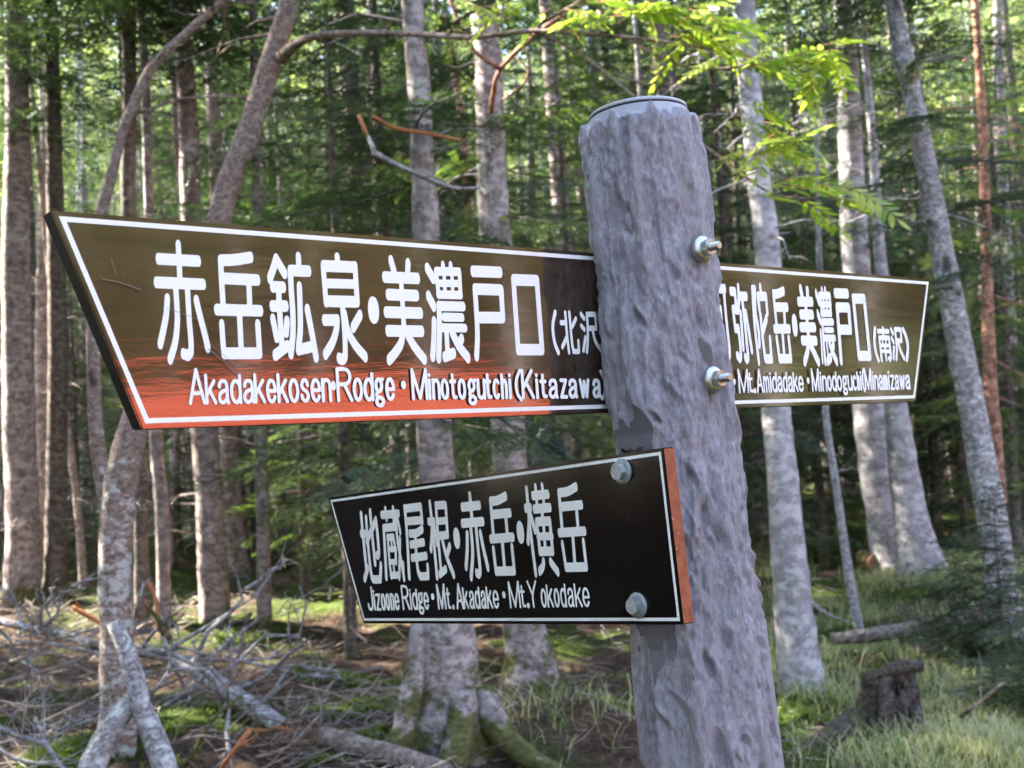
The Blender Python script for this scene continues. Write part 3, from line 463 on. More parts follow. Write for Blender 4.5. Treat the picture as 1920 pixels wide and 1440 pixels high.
LETTERS_B = """36 65 -5579 760 -5580 539 -5569 -21;36 65 -5622 484 -5530 481;36 64 -5638 -176 -5531 -22;35 64 -5453 697 -5466 396 -5463 66 -5443 -149 -5407 -190 -5221 -194 -5173 5;35 64 -5492 368 -5195 658;35 64 -5195 658 -5188 427 -5199 180 -5230 142 -5259 154;35 64 -5327 780 -5329 434 -5322 44;30 63 -4922 786 -4912 668;30 62 -4721 783 -4734 580;33 62 -5031 721 -4598 714;33 62 -5006 531 -4684 533;34 63 -5010 531 -5029 218 -5059 -165;28 63 -4928 391 -4939 -8 -4923 -152;34 55 -4928 391 -4787 391;34 44 -4920 222 -4766 222;34 42 -4927 41 -4786 44;33 54 -4932 -147 -4720 -149;24 63 -4840 364 -4844 232;24 62 -4842 11 -4844 -121;24 62 -4789 384 -4764 294;28 62 -4753 217 -4775 41;31 62 -4685 621 -4681 312 -4635 4 -4610 -196;27 62 -4642 662 -4597 462;27 62 -4620 348 -4669 92 -4728 -174;27 62 -4601 -3 -4605 -74;32 61 -4422 770 -4035 772;33 61 -4426 779 -4431 463 -4477 -175;31 60 -4034 768 -4037 570;32 60 -4419 591 -4044 586;32 61 -4361 416 -4199 418 -4054 462;31 60 -4362 264 -4048 282;31 60 -4364 78 -4018 94;32 61 -4234 398 -4252 76 -4245 -107 -4208 -177;31 60 -4205 -181 -4028 -183;31 60 -4006 -55 -4018 -180;31 60 -3811 797 -3806 588 -3809 -193;31 60 -3880 555 -3757 553;31 60 -3809 482 -3850 325 -3889 179;31 60 -3760 479 -3734 256;30 59 -3676 764 -3698 307 -3702 -123;30 59 -3676 761 -3475 757;30 59 -3454 748 -3474 358;30 52 -3658 547 -3470 546;30 59 -3673 350 -3475 353;30 59 -3741 -166 -3592 -100;30 59 -3451 201 -3528 90;30 59 -3603 281 -3542 59 -3424 -183;74 150 -3277 298;32 64 -2897 832 -2901 539;31 64 -3090 698 -2712 696;31 64 -3121 485 -2677 483;32 64 -2946 451 -2953 146 -2988 -35 -3044 -220;31 64 -2831 454 -2836 141 -2839 -146 -2875 -190 -2918 -170;32 65 -3037 331 -3067 151 -3131 -81;31 64 -2751 331 -2719 126 -2668 -108;30 63 -2472 729 -2327 731 -2158 772;30 63 -2473 727 -2486 304;29 62 -2460 559 -2103 557;30 62 -2195 524 -2202 289;29 62 -2547 251 -2094 252;30 62 -2317 216 -2326 -127;30 63 -2513 112 -2507 -161;29 62 -2504 -163 -2140 -168;29 62 -2135 125 -2137 -167;74 151 -1939 304;28 61 -1733 816 -1742 332 -1727 -208;28 61 -1789 594 -1696 593;28 61 -1729 504 -1775 314 -1809 184;28 60 -1707 502 -1655 315;25 60 -1559 829 -1564 626;25 60 -1431 830 -1435 617;27 60 -1626 736 -1342 733;27 60 -1628 571 -1329 570;28 60 -1477 563 -1492 412;28 60 -1606 410 -1602 53;27 60 -1360 400 -1367 43;27 60 -1605 413 -1359 409;27 51 -1610 234 -1349 225;27 60 -1607 52 -1368 46;26 60 -1481 393 -1498 54;28 60 -1554 -74 -1582 -137 -1647 -188;27 59 -1425 -81 -1379 -134 -1311 -208;26 59 -1137 733 -981 737 -822 781;27 59 -1137 731 -1150 308;26 58 -1122 564 -762 562;26 58 -855 538 -866 301;25 58 -1212 258 -755 254;26 58 -973 233 -992 -133;26 59 -1174 117 -1155 -155;25 58 -1153 -157 -799 -163;25 58 -799 128 -796 -162;23 21 -5486 -310 -5480 -550 -5496 -607 -5536 -626 -5577 -608 -5596 -551;23 21 -5425 -626 -5430 -417;23 21 -5431 -367;23 21 -5368 -417 -5285 -417 -5365 -626 -5277 -626;22 21 -5155 -521 -5158 -486 -5165 -454 -5176 -431 -5189 -419 -5202 -419 -5214 -431 -5224 -454 -5230 -486 -5232 -521 -5228 -557 -5221 -588 -5210 -611 -5197 -624 -5184 -624 -5172 -611 -5162 -588 -5156 -557 -5155 -521;22 20 -5037 -521 -5040 -485 -5047 -454 -5057 -431 -5068 -418 -5080 -418 -5091 -431 -5100 -454 -5106 -485 -5107 -521 -5104 -557 -5097 -588 -5087 -611 -5076 -623 -5064 -623 -5053 -611 -5044 -588 -5038 -556 -5037 -521;22 20 -4984 -625 -4989 -417;22 20 -4988 -479 -4976 -431 -4955 -417 -4933 -437 -4925 -479 -4922 -624;22 20 -4876 -521 -4793 -520 -4796 -488 -4803 -459 -4812 -436 -4824 -422 -4838 -417 -4851 -422 -4862 -437 -4871 -460 -4876 -489 -4877 -522 -4874 -554 -4868 -582 -4858 -605 -4846 -620 -4832 -624 -4820 -619 -4808 -603 -4800 -580;21 20 -4685 -624 -4691 -309 -4615 -309 -4566 -328 -4546 -385 -4564 -441 -4612 -463 -4688 -464;21 20 -4612 -467 -4534 -623;21 20 -4483 -623 -4487 -416;21 20 -4488 -366;21 20 -4335 -366 -4331 -623;21 20 -4333 -519 -4336 -484 -4345 -453 -4359 -430 -4375 -418 -4393 -418 -4409 -430 -4421 -453 -4430 -484 -4432 -520 -4428 -555 -4419 -586 -4405 -609 -4389 -621 -4372 -621 -4356 -609 -4343 -586 -4335 -555 -4333 -519;21 20 -4208 -478 -4211 -457 -4218 -438 -4228 -424 -4240 -417 -4253 -417 -4265 -424 -4275 -438 -4281 -457 -4283 -478 -4280 -499 -4273 -518 -4263 -531 -4251 -539 -4238 -539 -4226 -531 -4216 -518 -4210 -499 -4208 -478;20 20 -4220 -432 -4195 -416;20 20 -4259 -544 -4276 -569 -4267 -598 -4227 -606 -4198 -625 -4195 -653 -4213 -681 -4239 -685 -4269 -675 -4280 -647 -4270 -616 -4254 -602;20 20 -4151 -519 -4062 -519 -4064 -487 -4071 -458 -4082 -435 -4095 -421 -4109 -416 -4123 -421 -4135 -436 -4145 -459 -4151 -488 -4152 -520 -4150 -552 -4142 -580 -4132 -603 -4119 -617 -4105 -622 -4091 -616 -4078 -601 -4069 -578;41 47 -3944 -462;20 19 -3823 -621 -3827 -309 -3743 -614 -3667 -309 -3663 -620;19 19 -3594 -365 -3591 -570 -3582 -611 -3553 -611;19 19 -3619 -429 -3562 -429;31 35 -3488 -606;19 19 -3401 -620 -3338 -309 -3269 -619;19 19 -3377 -526 -3295 -526;19 19 -3243 -619 -3245 -365;19 19 -3163 -414 -3239 -541;19 19 -3212 -496 -3154 -619;18 19 -3103 -468 -3097 -435 -3083 -417 -3066 -414 -3048 -420 -3036 -443 -3033 -476 -3032 -590 -3023 -618;18 19 -3033 -500 -3065 -508 -3093 -529 -3106 -570 -3098 -604 -3073 -618 -3048 -600 -3032 -557;18 18 -2902 -365 -2900 -618;18 19 -2901 -516 -2904 -481 -2911 -451 -2922 -428 -2936 -416 -2951 -416 -2964 -428 -2976 -451 -2983 -481 -2985 -516 -2982 -551 -2974 -582 -2963 -605 -2949 -617 -2935 -617 -2921 -604 -2910 -582 -2903 -551 -2901 -516;18 18 -2848 -467 -2842 -434 -2828 -417 -2813 -414 -2796 -420 -2785 -443 -2781 -475 -2781 -589 -2773 -618;18 18 -2781 -500 -2812 -508 -2839 -528 -2851 -569 -2843 -604 -2819 -618 -2796 -599 -2781 -557;18 18 -2732 -617 -2733 -365;18 18 -2650 -414 -2728 -540;18 18 -2700 -495 -2642 -617;18 18 -2600 -515 -2508 -515 -2510 -484 -2517 -455 -2528 -433 -2541 -419 -2556 -414 -2570 -419 -2583 -434 -2593 -456 -2600 -485 -2602 -516 -2599 -548 -2592 -576 -2582 -598 -2568 -612 -2554 -617 -2539 -611 -2526 -596 -2516 -573;35 47 -2381 -461;17 18 -2265 -616 -2266 -309 -2170 -609 -2076 -309 -2075 -615;17 18 -2018 -364 -2018 -566 -2008 -606 -1972 -606;17 18 -2050 -427 -1980 -427;29 37 -1918 -600;16 18 -1891 -309 -1813 -477;16 18 -1736 -309 -1813 -477 -1813 -614;16 17 -1571 -513 -1574 -479 -1580 -448 -1591 -426 -1604 -414 -1617 -414 -1630 -426 -1641 -449 -1647 -479 -1650 -513 -1648 -548 -1641 -578 -1630 -600 -1617 -612 -1604 -612 -1591 -600 -1581 -578 -1574 -548 -1571 -513;16 17 -1535 -614 -1535 -364;16 17 -1453 -412 -1531 -537;16 17 -1503 -493 -1446 -613;16 17 -1331 -513 -1333 -478 -1340 -448 -1349 -426 -1361 -414 -1374 -414 -1386 -426 -1396 -448 -1403 -478 -1405 -513 -1403 -547 -1397 -577 -1387 -600 -1375 -612 -1362 -611 -1350 -600 -1340 -577 -1333 -547 -1331 -513;15 17 -1204 -363 -1205 -613;15 17 -1204 -512 -1206 -478 -1213 -448 -1224 -426 -1238 -414 -1252 -414 -1266 -426 -1277 -448 -1284 -478 -1286 -513 -1284 -547 -1277 -577 -1266 -599 -1253 -611 -1238 -611 -1225 -599 -1214 -577 -1207 -547 -1204 -512;15 17 -1151 -464 -1145 -432 -1129 -415 -1112 -412 -1093 -418 -1082 -440 -1078 -472 -1079 -584 -1071 -612;15 17 -1078 -496 -1113 -504 -1142 -524 -1156 -564 -1147 -598 -1122 -612 -1096 -594 -1079 -552;15 17 -1027 -612 -1026 -363;15 17 -936 -412 -1022 -536;15 17 -991 -492 -930 -612;15 17 -889 -512 -794 -511 -796 -480 -803 -453 -814 -430 -827 -416 -842 -412 -857 -417 -870 -431 -881 -453 -888 -482 -891 -513 -888 -544 -881 -571 -871 -593 -857 -607 -842 -611 -827 -606 -814 -591 -803 -569"""
# ------------------------------------------------------------------ the ground
def gz(x, y):
    x = np.atleast_1d(np.asarray(x, float)); y = np.atleast_1d(np.asarray(y, float))
    p = np.stack([x, y, np.zeros_like(x)], 1)
    h = 0.16 * noise3(p * 0.55 + 5) + 0.07 * noise3(p * 1.5 + 9) + 0.045 * noise3(p * 3.7)
    h = h * sstep(2.0, 5.0, y) * (1 - 0.4 * sstep(20, 40, y))
    h += 0.10 * sstep(2.0, 4.5, x) * sstep(8, 14, y)
    h += 0.34 * np.maximum(0, y - 36) * sstep(36, 60, y)
    h += 0.50 * np.maximum(0, x - 48) * sstep(48, 62, x)
    return h


def ground_at(px, py):
    r = ray(px, py)
    t = 3.0
    for k in range(4000):
        p = CAM + r * t
        if p[2] <= gz(p[0], p[1])[0]:
            return p
        t += 0.02
    return CAM + r * 60


def axis_vals(lo, a, b, hi, fine, grow):
    v = list(np.arange(a, b + fine, fine))
    s = fine
    while v[-1] < hi:
        s *= grow; v.append(v[-1] + s)
    s = fine
    while v[0] > lo:
        s *= grow; v.insert(0, v[0] - s)
    return np.array(v)


xs = axis_vals(-140, -6.0, 7.0, 160, 0.06, 1.09)
ys = axis_vals(-140, 4.2, 14.0, 170, 0.055, 1.07)
X, Y = np.meshgrid(xs, ys)
gx, gy = X.ravel(), Y.ravel()
gp = np.stack([gx, gy, 0 * gx], 1)
fine = sstep(20, 12, gy) * sstep(9, 6.5, np.abs(gx)) * sstep(2, 4, gy)
Zg = gz(gx, gy) + fine * (0.022 * noise3(gp * 9) + 0.014 * noise3(gp * 21)) - 0.012
nx_, ny_ = len(xs), len(ys)
ii = (np.arange(ny_ - 1)[:, None] * nx_ + np.arange(nx_ - 1)[None]).ravel()
Qg = np.stack([ii, ii + 1, ii + nx_ + 1, ii + nx_], 1)
m, nt, b = mat('forest_floor')
v = tex(nt)
lit = ramp(nt, noise(nt, v, 28, 8, 0.75), [(0.32, (0.026, 0.018, 0.014)), (0.56, (0.105, 0.076, 0.060)), (0.75, (0.32, 0.25, 0.20))])
fine_ = ramp(nt, noise(nt, v, 2.2, 5, 0.6), [(0.35, (0.75, 0.6, 0.5)), (0.65, (1.15, 1.05, 0.95))])
lit = mixc(nt, 1.0, lit, fine_, 'MULTIPLY')
mg = ramp(nt, noise(nt, v, 40, 4, 0.6), [(0.3, (0.028, 0.045, 0.008)), (0.7, (0.090, 0.120, 0.020))])
sep = node(nt, 'ShaderNodeSeparateXYZ'); nt.links.new(v, sep.inputs[0])
mr = node(nt, 'ShaderNodeMapRange', clamp=True)
mr.inputs['From Min'].default_value = 0.5; mr.inputs['From Max'].default_value = 3.0
mr.inputs['To Min'].default_value = 0.0; mr.inputs['To Max'].default_value = 0.11
nt.links.new(sep.outputs[0], mr.inputs[0])
ad = node(nt, 'ShaderNodeMath', operation='ADD')
mr2 = node(nt, 'ShaderNodeMapRange', clamp=True)
mr2.inputs['From Min'].default_value = 8.5; mr2.inputs['From Max'].default_value = 13.0; mr2.inputs['To Max'].default_value = 0.09
nt.links.new(sep.outputs[1], mr2.inputs[0])
ad0 = node(nt, 'ShaderNodeMath', operation='MAXIMUM')
nt.links.new(mr.outputs[0], ad0.inputs[0]); nt.links.new(mr2.outputs[0], ad0.inputs[1])
nt.links.new(noise(nt, v, 0.9, 5, 0.6), ad.inputs[0]); nt.links.new(ad0.outputs[0], ad.inputs[1])
mf = ramp(nt, ad.outputs[0], [(0.52, (0, 0, 0)), (0.60, (1, 1, 1))])
nt.links.new(mixc(nt, mf, lit, mg), b.inputs['Base Color'])
b.inputs['Roughness'].default_value = 0.95
b.inputs['Specular IOR Level'].default_value = 0.15
bump(nt, b, noise(nt, v, 45, 6, 0.75), 0.9, 0.03)
M_FLOOR = m
g = link('ground', new_mesh('ground', np.stack([gx, gy, Zg], 1), [Qg], [M_FLOOR]))
tag(g, kind='structure')

# ------------------------------------------------------------------ the signpost
AX0 = l2w((.1852, 0, 1.45)) + CAM
VP = nrm(l2w((.101, 1, -.10)))          # down along the leaning post
VPL = np.linalg.norm((.101, 1, -.10))
DA = l2w((0.77161124, -0.01107046, 0.63599807)); VA = l2w((0.06967127, 0.99530384, -0.0672025)); NA = l2w((0.63226736, -0.096165, -0.76875892))
D3 = l2w((0.62809768, -0.14702286, -0.76411883)); V3 = l2w((0.10389768, 0.9890409, -0.10489695)); N3 = l2w((-0.77116703, 0.01350464, -0.63648963))
OA = l2w((0.14879117, -0.05538408, 1.49290043)) + CAM
O3 = l2w((0.13563672, 0.18619516, 1.37517067)) + CAM

post_root = empty('signpost', AX0 + VP * ((AX0[2] - 0.0) / -VP[2]),
                  'grey imitation-log signpost carrying two brown and black direction boards', 'signpost')
PR = np.array(post_root.location)

# --- post: log-like relief modelled into the mesh
S_TOP = -0.322 * VPL
rows = np.concatenate([np.arange(S_TOP, 0.56, 0.0016), np.arange(0.56, 1.75, 0.02)])
NT = 400
th = np.linspace(0, 2 * np.pi, NT, endpoint=False)
# frame round the axis: e1 towards the camera side, e2 to the right
e2 = nrm(np.cross(VP, np.cross(np.array([1.0, 0, 0]), VP)))
e1 = nrm(np.cross(e2, VP))
if e1[1] > 0: e1 = -e1
SS, TT = np.meshgrid(rows, th, indexing='ij')
Rb = 0.0712 + 0.0056 * (SS - S_TOP) / 0.8
cx, cy = np.cos(TT) * 0.0735, np.sin(TT) * 0.0735       # angle 0 = right, -90deg = camera
P3 = np.stack([cx, cy, SS], -1).reshape(-1, 3)
wz = noise3(P3 * np.array([16, 16, 9])) * 0.010
Pw = P3 + np.stack([wz, wz * 0.7, 0 * wz], 1)
ridge = noise3(Pw * np.array([46, 46, 5.5]) + 3)
ridge = (1 - np.abs(ridge) * 2.0)
ridge2 = 1 - 2 * np.abs(noise3(Pw * np.array([95, 95, 14]) + 31))
disp = 0.0092 * noise3(Pw * np.array([78, 78, 5.5]) + 11) + 0.0034 * noise3(Pw * np.array([40, 40, 5]) + 3) + 0.0040 * noise3(Pw * np.array([66, 66, 24]) + 23) - 0.0016 * np.clip(ridge2, 0, 1)
disp += 0.0010 * fbm(P3 * np.array([150, 150, 75]), 2) + 0.0016 * noise3(P3 * np.array([260, 260, 120]))
disp = disp.reshape(SS.shape)
rp = np.random.default_rng(21)
for k in range(140):                                    # tear-shaped pits and knobs
    s0 = rp.uniform(S_TOP + .03, 0.56); t0 = rp.uniform(0, 2 * np.pi)
    w = rp.uniform(.0030, .0068); h = w * rp.uniform(1.5, 3.0); a = rp.uniform(.0040, .0105); sl = rp.uniform(-.1, .55)
    i0, i1 = np.searchsorted(rows, (s0 - 3 * h, s0 + 3 * h))
    ds = SS[i0:i1] - s0
    dt = ((TT[i0:i1] - t0 + np.pi) % (2 * np.pi) - np.pi) * 0.0735 - ds * sl
    e = np.exp(-(dt / w) ** 2 - (ds / h) ** 2)
    e2_ = np.exp(-((dt - 1.3 * w) / (w * .9)) ** 2 - ((ds + .3 * h) / h) ** 2)
    disp[i0:i1] += -a * e + a * 0.55 * e2_
disp = np.clip(disp - 0.0020, -0.014, 0.0034)
# moulding seam low on the left
tl = np.deg2rad(180 + 38)
dt = ((TT - tl + np.pi) % (2 * np.pi) - np.pi) * 0.0735
disp += 0.0016 * np.exp(-(dt / 0.0011) ** 2) * sstep(S_TOP + .05, S_TOP + .07, SS) * sstep(S_TOP + .36, S_TOP + .3, SS)
# bare band below the lid, with the torn upper edge of the relief
jag = S_TOP + 0.0075 + 0.008 * np.abs(noise3(np.stack([np.cos(th) * 4.3, np.sin(th) * 4.3, 0 * th], 1))) * 2 + 0.007 * noise3(np.stack([np.cos(th) * 9, np.sin(th) * 9, 0 * th + 4], 1))
core = sstep(jag[None] - 0.0012, jag[None] + 0.0012, SS)
disp = (disp + .0012) * core + (-0.0062) * (1 - core)
Rr = Rb + disp - 0.006 * (1 - sstep(S_TOP - .004, S_TOP + .034, SS)) ** 1.6
PX = AX0 + VP * SS[..., None] + (e2 * np.cos(TT)[..., None] + e1 * (-np.sin(TT))[..., None]) * Rr[..., None]
# sawn flats that seat the boards
sawn = np.zeros(SS.shape, bool)
def flat(n, depth, s0, s1, slope, wob):
    global PX
    ax = AX0 + VP * SS[..., None]
    n = n - VP * np.dot(n, VP); n = nrm(n)
    d = (PX - ax) @ n
    over = np.maximum(0, np.maximum(s0 - SS, SS - s1))
    lim = depth + over * slope
    lim = lim + wob * noise3(np.stack([SS.ravel() * 260, TT.ravel() * 0 + 1, TT.ravel() * 2], 1)).reshape(SS.shape)
    cut = np.maximum(0, d - lim)
    PX = PX - n * cut[..., None]
    sawn[cut > 0.0006] = True
flat(N3, 0.0675, 0.058, 0.302, 0.26, 0.00010)
flat(-NA, 0.0465, -0.165, 0.075, 0.6, 0.0)
nr = len(rows)
V = PX.reshape(-1, 3) - PR
i = (np.arange(nr - 1)[:, None] * NT); j = np.arange(NT)[None]; j2 = (j + 1) % NT
Q = np.stack([i + j, i + NT + j, i + NT + j2, i + j2], -1).reshape(-1, 4)
V = np.vstack([V, AX0 + VP * S_TOP - PR])
Tt = np.stack([np.arange(NT), (np.arange(NT) + 1) % NT, np.full(NT, nr * NT)], 1)

m, nt, b = mat('post_relief')
v = tex(nt, 'Object')
vs_ = tex(nt, 'Object', (1, 1, 0.42))
c = ramp(nt, noise(nt, vs_, 170, 6, 0.75), [(0.34, (0.275, 0.250, 0.285)), (0.52, (0.45, 0.41, 0.46)), (0.68, (0.64, 0.58, 0.64))])
pk = ramp(nt, noise(nt, v, 26, 4, 0.6), [(0.5, (0, 0, 0)), (0.75, (0.55, 0.55, 0.55))])
c = mixc(nt, pk, c, (0.42, 0.345, 0.37))
gr = ramp(nt, noise(nt, vs_, 34, 4, 0.7), [(0.60, (0, 0, 0)), (0.72, (.6, .6, .6))])
c = mixc(nt, gr, c, (0.20, 0.185, 0.185))
nt.links.new(c, b.inputs['Base Color'])
b.inputs['Roughness'].default_value = 0.48
b.inputs['Specular IOR Level'].default_value = 0.6
wv = noise(nt, v, 300, 5, 0.7, 2.2)
bump(nt, b, wv, 1.0, 0.0042)
M_POST = m
M_BAND = simple('bare_band', (0.37, 0.365, 0.41), 0.5, 0, .4, .12, 40)
M_SAWN = simple('sawn_flat', (0.115, 0.112, 0.135), 0.55, 0, .4, .15, 60)
fm = np.concatenate([np.full(NT, 1), np.where(sawn[:-1].ravel(), 2, (core[:-1].ravel() < .5).astype(int))])
post = link('post', new_mesh('post', V, [Tt, Q], [M_POST, M_BAND, M_SAWN], True, fm), post_root)


def ring_solid(mb, O, ax, prof, n=48, mat=0, e=None):
    """solid of revolution about axis `ax` through O; prof = [(along, radius)...]"""
    a = nrm(ax)
    u = nrm(np.cross(a, (0.3, 0.9, 0.2))) if e is None else nrm(e - a * np.dot(e, a))
    w = np.cross(a, u)
    t = np.linspace(0, 2 * np.pi, n, endpoint=False)
    V = np.concatenate([O + a * z + (u * np.cos(t)[:, None] + w * np.sin(t)[:, None]) * max(r, 1e-5) for z, r in prof])
    k = len(prof)
    i = np.arange(k - 1)[:, None] * n; j = np.arange(n)[None]; j2 = (j + 1) % n
    Q = np.stack([i + j, i + j2, i + n + j2, i + n + j], -1).reshape(-1, 4)
    mb.add(V, Q=Q, mat=mat)


M_LID = simple('lid_grey', (0.42, 0.43, 0.48), 0.35, 0.0, 0.5, 0.06, 60)
M_GAP = simple('gap_black', (0.01, 0.01, 0.012), 0.6)
mb = MB()
ct = AX0 + VP * S_TOP - PR
rt = 0.0712 - 0.0118
ring_solid(mb, ct, -VP, [(-.002, rt - .006), (0.0, rt - .0009), (0.0026, rt - .0009), (0.0026, rt - .006)], 96, 1)
ring_solid(mb, ct, -VP, [(0.0024, rt - .005), (0.0024, rt - .0006), (0.0029, rt + .0002), (0.0060, rt - .0002), (0.0069, rt - .0016), (0.0071, 0)], 96, 0)
mb.build('lid', [M_LID, M_GAP], post_root)

# --- boards: one slab with its border line and lettering laid on it
def parse(txt):
    return [[int(k) for k in st.split()] for st in txt.strip().split(';')]


def smooth_pts(P):
    P = [np.array(p, float) for p in P]
    n = len(P)
    if n < 3: return P
    T = [None] * n
    for i in range(1, n - 1):
        a = P[i] - P[i - 1]; b = P[i + 1] - P[i]
        c = np.dot(a, b) / (np.linalg.norm(a) * np.linalg.norm(b) + 1e-9)
        T[i] = (P[i + 1] - P[i - 1]) * .5 if c > .3 else np.zeros(2)
    T[0] = P[1] - P[0]; T[-1] = P[-1] - P[-2]
    out = []
    for i in range(n - 1):
        L = np.linalg.norm(P[i + 1] - P[i])
        t0, t1 = [(t * (L / np.linalg.norm(t)) if np.linalg.norm(t) > 1e-9 else t) for t in (T[i], T[i + 1])]
        k = 1 if (np.linalg.norm(t0) < 1e-9 and np.linalg.norm(t1) < 1e-9) else 5
        for j in range(k):
            s = j / k
            out.append((2 * s ** 3 - 3 * s * s + 1) * P[i] + (s ** 3 - 2 * s * s + s) * t0 + (-2 * s ** 3 + 3 * s * s) * P[i + 1] + (s ** 3 - s * s) * t1)
    out.append(P[-1])
    return out


def hull(pts):
    pts = sorted(set(map(tuple, np.round(pts, 7))))
    def half(it):
        h = []
        for p in it:
            while len(h) > 1 and (h[-1][0] - h[-2][0]) * (p[1] - h[-2][1]) - (h[-1][1] - h[-2][1]) * (p[0] - h[-2][0]) <= 0:
                h.pop()
            h.append(p)
        return h
    lo = half(pts); up = half(pts[::-1])
    return lo[:-1] + up[:-1]


def board(name, O, D, Vd, N, outline, border_in, border_w, letters, thick, mats, parent, open_right=False, extra=None):
    """outline: (u,v) in mm counter-clockwise seen from the front, v up"""
    def W(u, v, h):
        return O + D * (u * 1e-3) - Vd * (v * 1e-3) + N * h - PR
    bm = bmesh.new()
    ol = [np.array(p, float) for p in outline]
    fv = [bm.verts.new(W(p[0], p[1], 0)) for p in ol]
    bv = [bm.verts.new(W(p[0], p[1], -thick)) for p in ol]
    ff = bm.faces.new(fv); bm.faces.new(bv[::-1])
    sides = []
    for i in range(len(ol)):
        k = (i + 1) % len(ol)
        f = bm.faces.new([fv[k], fv[i], bv[i], bv[k]]); f.material_index = 1
        sides.append(f)
    if open_right: sides[open_right - 1].material_index = 3
    bmesh.ops.recalc_face_normals(bm, faces=bm.faces[:])
    bmesh.ops.bevel(bm, geom=[e for e in bm.edges], offset=0.0012, segments=2, affect='EDGES', clamp_overlap=True)
    eps = [0.00006]
    def poly(pts, mi):
        eps[0] += 1.0e-6
        f = bm.faces.new([bm.verts.new(W(p[0], p[1], eps[0])) for p in pts]); f.material_index = mi
        f.normal_update()
        if f.normal.dot(Vector(N)) < 0: f.normal_flip()
    # border line: mitred strips
    def inset(d):
        n = len(ol); res = []
        for i in range(n):
            a, b_, c_ = ol[i - 1], ol[i], ol[(i + 1) % n]
            e1_ = (b_ - a) / np.linalg.norm(b_ - a); e2_ = (c_ - b_) / np.linalg.norm(c_ - b_)
            n1 = np.array([-e1_[1], e1_[0]]); n2 = np.array([-e2_[1], e2_[0]])
            mm = (n1 + n2) / (1 + np.dot(n1, n2))
            res.append(b_ + mm * d)
        return res
    o1, o2 = inset(border_in), inset(border_in + border_w)
    for i in range(len(ol)):
        k = (i + 1) % len(ol)
        poly([o1[i], o1[k], o2[k], o2[i]], 2)
    t = np.linspace(0, 2 * np.pi, 20, endpoint=False)
    for st in letters:
        ru, rv = st[0] / 10, st[1] / 10
        P = np.array(st[2:], float).reshape(-1, 2) / 10
        P = smooth_pts(P)
        pen = np.stack([np.sign(np.cos(t)) * np.abs(np.cos(t)) ** .9 * ru * .95, np.sign(np.sin(t)) * np.abs(np.sin(t)) ** .9 * rv * .95], 1)
        if len(P) == 1: poly(P[0] + pen, 2)
        for a, b_ in zip(P[:-1], P[1:]):
            poly(hull(np.vstack([a + pen, b_ + pen])), 2)
    for pts, wd in (extra or []):                       # fine scratches
        pts = smooth_pts(pts)
        for a, b_ in zip(pts[:-1], pts[1:]):
            a, b_ = np.array(a), np.array(b_)
            nn = np.array([-(b_ - a)[1], (b_ - a)[0]]); nn = nn / (np.linalg.norm(nn) + 1e-9) * wd
            poly([a - nn, b_ - nn, b_ + nn, a + nn], 4)
    me = bpy.data.meshes.new(name)
    bm.to_mesh(me); bm.free()
    for mm in mats: me.materials.append(mm)
    return link(name, me, parent)


def lacquer(name, base, D, Vd, rough, strength, ior, streak=(3.0, 90.0)):
    m, nt, b = mat(name)
    tc = node(nt, 'ShaderNodeTexCoord')
    def dotc(vec, k):
        d = node(nt, 'ShaderNodeVectorMath', operation='DOT_PRODUCT')
        nt.links.new(tc.outputs['Object'], d.inputs[0]); d.inputs[1].default_value = tuple(vec * k)
        return d.outputs['Value']
    cb = node(nt, 'ShaderNodeCombineXYZ')
    nt.links.new(dotc(D, streak[0]), cb.inputs[0]); nt.links.new(dotc(Vd, streak[1]), cb.inputs[1])
    n1 = noise(nt, cb.outputs[0], 1.0, 5, 0.6, 0.6)
    cb2 = node(nt, 'ShaderNodeCombineXYZ')
    nt.links.new(dotc(D, 9), cb2.inputs[0]); nt.links.new(dotc(Vd, 16), cb2.inputs[1])
    n2 = noise(nt, cb2.outputs[0], 1.0, 3, 0.5)
    sp = noise(nt, tc.outputs['Object'], 260, 2, 0.6)
    col_ = ramp(nt, n1, [(0.35, tuple(x * 0.75 for x in base)), (0.7, tuple(x * 1.3 for x in base))])
    dust = ramp(nt, sp, [(0.72, (0, 0, 0)), (0.76, (0.5, 0.5, 0.5))])
    col_ = mixc(nt, dust, col_, (0.25, 0.2, 0.15))
    nt.links.new(col_, b.inputs['Base Color'])
    b.inputs['Roughness'].default_value = rough
    b.inputs['IOR'].default_value = ior
    b1 = node(nt, 'ShaderNodeBump'); b1.inputs['Strength'].default_value = strength; b1.inputs['Distance'].default_value = 0.0006
    nt.links.new(n1, b1.inputs['Height'])
    b2 = node(nt, 'ShaderNodeBump'); b2.inputs['Strength'].default_value = strength * .5; b2.inputs['Distance'].default_value = 0.002
    nt.links.new(n2, b2.inputs['Height']); nt.links.new(b1.outputs[0], b2.inputs['Normal'])
    nt.links.new(b2.outputs[0], b.inputs['Normal'])
    return m


